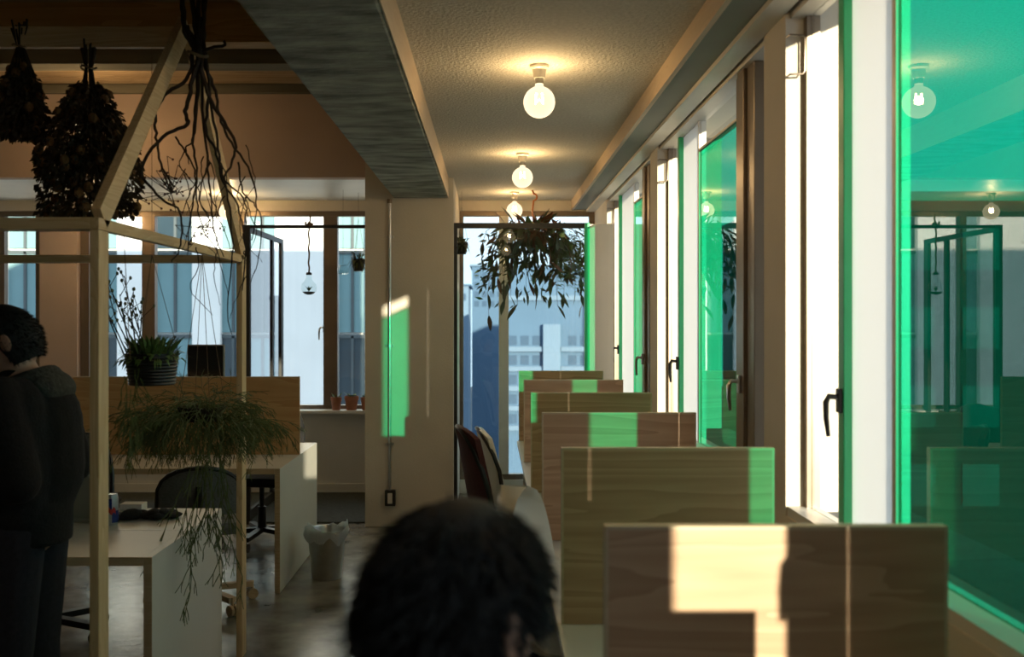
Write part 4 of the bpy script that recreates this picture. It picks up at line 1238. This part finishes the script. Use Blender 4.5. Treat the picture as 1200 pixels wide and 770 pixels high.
hair_cap(hmt, 5200, .032, 9, -.085, t, .0014, .6, .03)
j = M()
chain(j, [L(.005, 0, 1.06), L(-.01, 0, .98), L(-.015, 0, .8), L(0, 0, .57)], [.09, .145, .14, .145], 18)
for s in (-1, 1):
    chain(j, [L(0, s*.10, 1.02), L(-.01, s*.07, .8), L(0, s*.06, .58)], [.095, .10, .11])
    sh, el, w2 = arm2[s]; chain(j, [sh, el, w2.lerp(el, .12)], [.073, .062, .044])
fused('sweater', j, 'sweater', t, .009, 5)
h = M()
for i in range(20):
    a, a2 = 2*math.pi*i/20, 2*math.pi*(i+1)/20
    c0 = Vector(L(.015+.072*math.cos(a), .078*math.sin(a), 1.125-.03*math.cos(a))); c1 = Vector(L(.015+.072*math.cos(a2), .078*math.sin(a2), 1.125-.03*math.cos(a2)))
    rcone(h, c0, c1, .017, .017, 8)
fused('collar', h, 'shirt_white', t, .006, 2)
tr = M()
for s in (-1, 1):
    chain(tr, [L(.0, s*.085, .58), L(.36, s*.10, .565), L(.38, s*.10, .10)], [.11, .078, .06])
fused('trousers', tr, 'trouser', t, .009, 4)
for s in (-1, 1):
    q = M(); chain(q, [L(.34, s*.10, .047), L(.42, s*.105, .045), L(.54, s*.11, .036)], [.045, .045, .036])
    fused('shoe', q, 'black_plastic', t, .007, 3)
st = thing('stool', 'round black stool carrying the seated person', 'stool', (fx, fy, 0))
sx_, sy_ = L(0, 0, 0)[:2]
mk('seat', M().lathe([(.17, .40), (.19, .42), (.19, .44), (.17, .455), (.01, .457)], (sx_, sy_, 0), 24), 'black_fabric', st, True)
for q in range(4):
    a = q*math.pi/2 + math.pi/4 + yaw
    mk('leg', M().tube([(sx_+.11*math.cos(a), sy_+.11*math.sin(a), .405), (sx_+.19*math.cos(a), sy_+.19*math.sin(a), .0)], [.013, .011], 8), 'steel_black', st, True)
mk('foot_ring', M().tube([(sx_+.164*math.cos(a), sy_+.164*math.sin(a), .13) for a in [i*math.pi/12 for i in range(25)]], .007, 6, False), 'steel_black', st, True)

# --- shoulder bag hanging at the front desk's aisle edge
gx, gy = .150, 2.02
t = thing('shoulder_bag', 'black shoulder bag with tan strap hung on the window desk edge', 'bag', (gx, gy, .38))
mk('bag_body', M().box(gx-.045, gx+.03, gy-.12, gy+.12, .38, .64, .025), 'black_fabric', t, True)
mk('strap', M().tube([(gx, gy-.09, .63), (gx+.012, gy-.05, .70), (gx+.02, gy-.02, .735), (gx+.02, gy+.02, .735), (gx+.012, gy+.05, .70), (gx, gy+.09, .63)], .009, 6), 'rope', t, True)
mk('zip_pull', M().box(gx-.05, gx-.04, gy-.03, gy-.015, .60, .632, .003), 'copper', t)

# ------------------------------------------------------------------ outside
struct('ground', M().box(-120, 120, -60, 200, -12.2, -12), 'street', 'street level far below the office', cat='ground')
YF = 22.0
fb = thing('office_building', 'blue glazed white office building across the street beyond the left windows', 'building', (-8, YF, -12))
fx0, fx1 = -15.0, X(436, YF)
strips = [(-60, -30), (-24, 4), (6, 46), (108, 137), (181, 225), (258, 285), (290, 322), (396, 428)]
mk('wall', M().box(fx0, fx1, YF+.25, YF+8, -12, 14), 'ext_white', fb)
ROWS = [(-12+1.9*r_, -12+1.9*r_+1.82) for r_ in range(13)]
prev = fx0
for a, b_ in strips:
    xa, xb = X(a, YF), X(b_, YF)
    mk('pilaster', M().box(prev, xa, YF, YF+.26, -12, 14), 'ext_white', fb)
    prev = xb
    for r_, (z0, z1) in enumerate(ROWS):
        wn_ = mk('window', M().box(xa, xb, YF+.16, YF+.24, z0, z1), 'ext_blind' if (r_ + int(a)) % 3 else 'ext_glass', fb)
        mk('mullion', M().box((xa+xb)/2-.03, (xa+xb)/2+.03, YF+.12, YF+.159, z0, z1).box(xa, xb, YF+.12, YF+.159, z1-.05, z1+.03), 'ext_mullion', wn_)
mk('pilaster', M().box(prev, fx1, YF, YF+.26, -12, 14), 'ext_white', fb)

YD = 62.0
db = thing('apartment_block', 'hazy blue apartment block far beyond the end window', 'building', (X(650, YD), YD, -12))
ztop = Z(352, YD)
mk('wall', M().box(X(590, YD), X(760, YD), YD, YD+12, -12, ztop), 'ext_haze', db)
for r_ in range(5):
    zz = Z(398+23*r_, YD)
    for c_ in range(11):
        xx = X(596+14*c_, YD)
        if 634 < 596+14*c_ < 658: continue
        mk('window', M().box(xx, xx+.52, YD-.03, YD+.01, zz-.35, zz+.25), 'ext_haze_win', db)
    mk('balcony', M().box(X(590, YD), X(636, YD), YD-.3, YD, zz-.75, zz-.45), 'ext_tower', db)
    mk('balcony', M().box(X(657, YD), X(760, YD), YD-.3, YD, zz-.75, zz-.45), 'ext_tower', db)
mk('stair_tower', M().box(X(636, YD), X(656, YD), YD-.6, YD, -12, Z(380, YD)), 'ext_tower', db)
mk('roof_parapet', M().box(X(590, YD)-.2, X(760, YD)+.2, YD-.2, YD+12, ztop, ztop+.3), 'ext_tower', db)
tw = thing('tower_block', 'pale blue tower block on the skyline left of the hanging plant', 'building', (X(556, 95), 95, -12))
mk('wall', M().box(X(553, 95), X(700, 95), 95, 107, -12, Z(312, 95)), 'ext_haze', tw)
mk('roof_parapet', M().box(X(553, 95)-.2, X(700, 95)+.2, 94.8, 107, Z(312, 95), Z(310, 95)), 'ext_tower', tw)
for r_ in range(4):
    for c_ in range(4):
        xx = X(556+9*c_, 95); zz = Z(322+11*r_, 95)
        mk('window', M().box(xx, xx+.45, 94.96, 95.01, zz-.35, zz+.2), 'ext_haze_win', tw)
lb = thing('low_block', 'low grey blue building left of the tower block', 'building', (X(525, 80), 80, -12))
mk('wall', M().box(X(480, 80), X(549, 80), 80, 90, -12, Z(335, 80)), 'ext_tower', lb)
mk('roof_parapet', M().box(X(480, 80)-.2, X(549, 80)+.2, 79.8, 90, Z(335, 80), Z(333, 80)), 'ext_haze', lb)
for c_ in range(5):
    mk('window', M().box(X(505+9*c_, 80), X(510+9*c_, 80), 79.95, 80.01, Z(352, 80), Z(344, 80)), 'ext_haze_win', lb)
# building across the side street, seen through the green panes
sb = thing('side_building', 'dark building seen through the large green pane', 'building', (34, 42, -12))
mk('wall', M().box(13, 60, 40, 55, -12, 6.4), 'ext_grey', sb)
mk('roof_parapet', M().box(12.8, 60.2, 39.8, 55.2, 6.4, 6.8), 'ext_mullion', sb)
for c_ in range(9):
    for r_ in range(4):
        xx = 14 + 2.6*c_; zz = 3.6 - 3.2*r_
        mk('window', M().box(xx, xx+1.5, 39.94, 40.02, zz, zz+1.7), 'side_glass', sb)
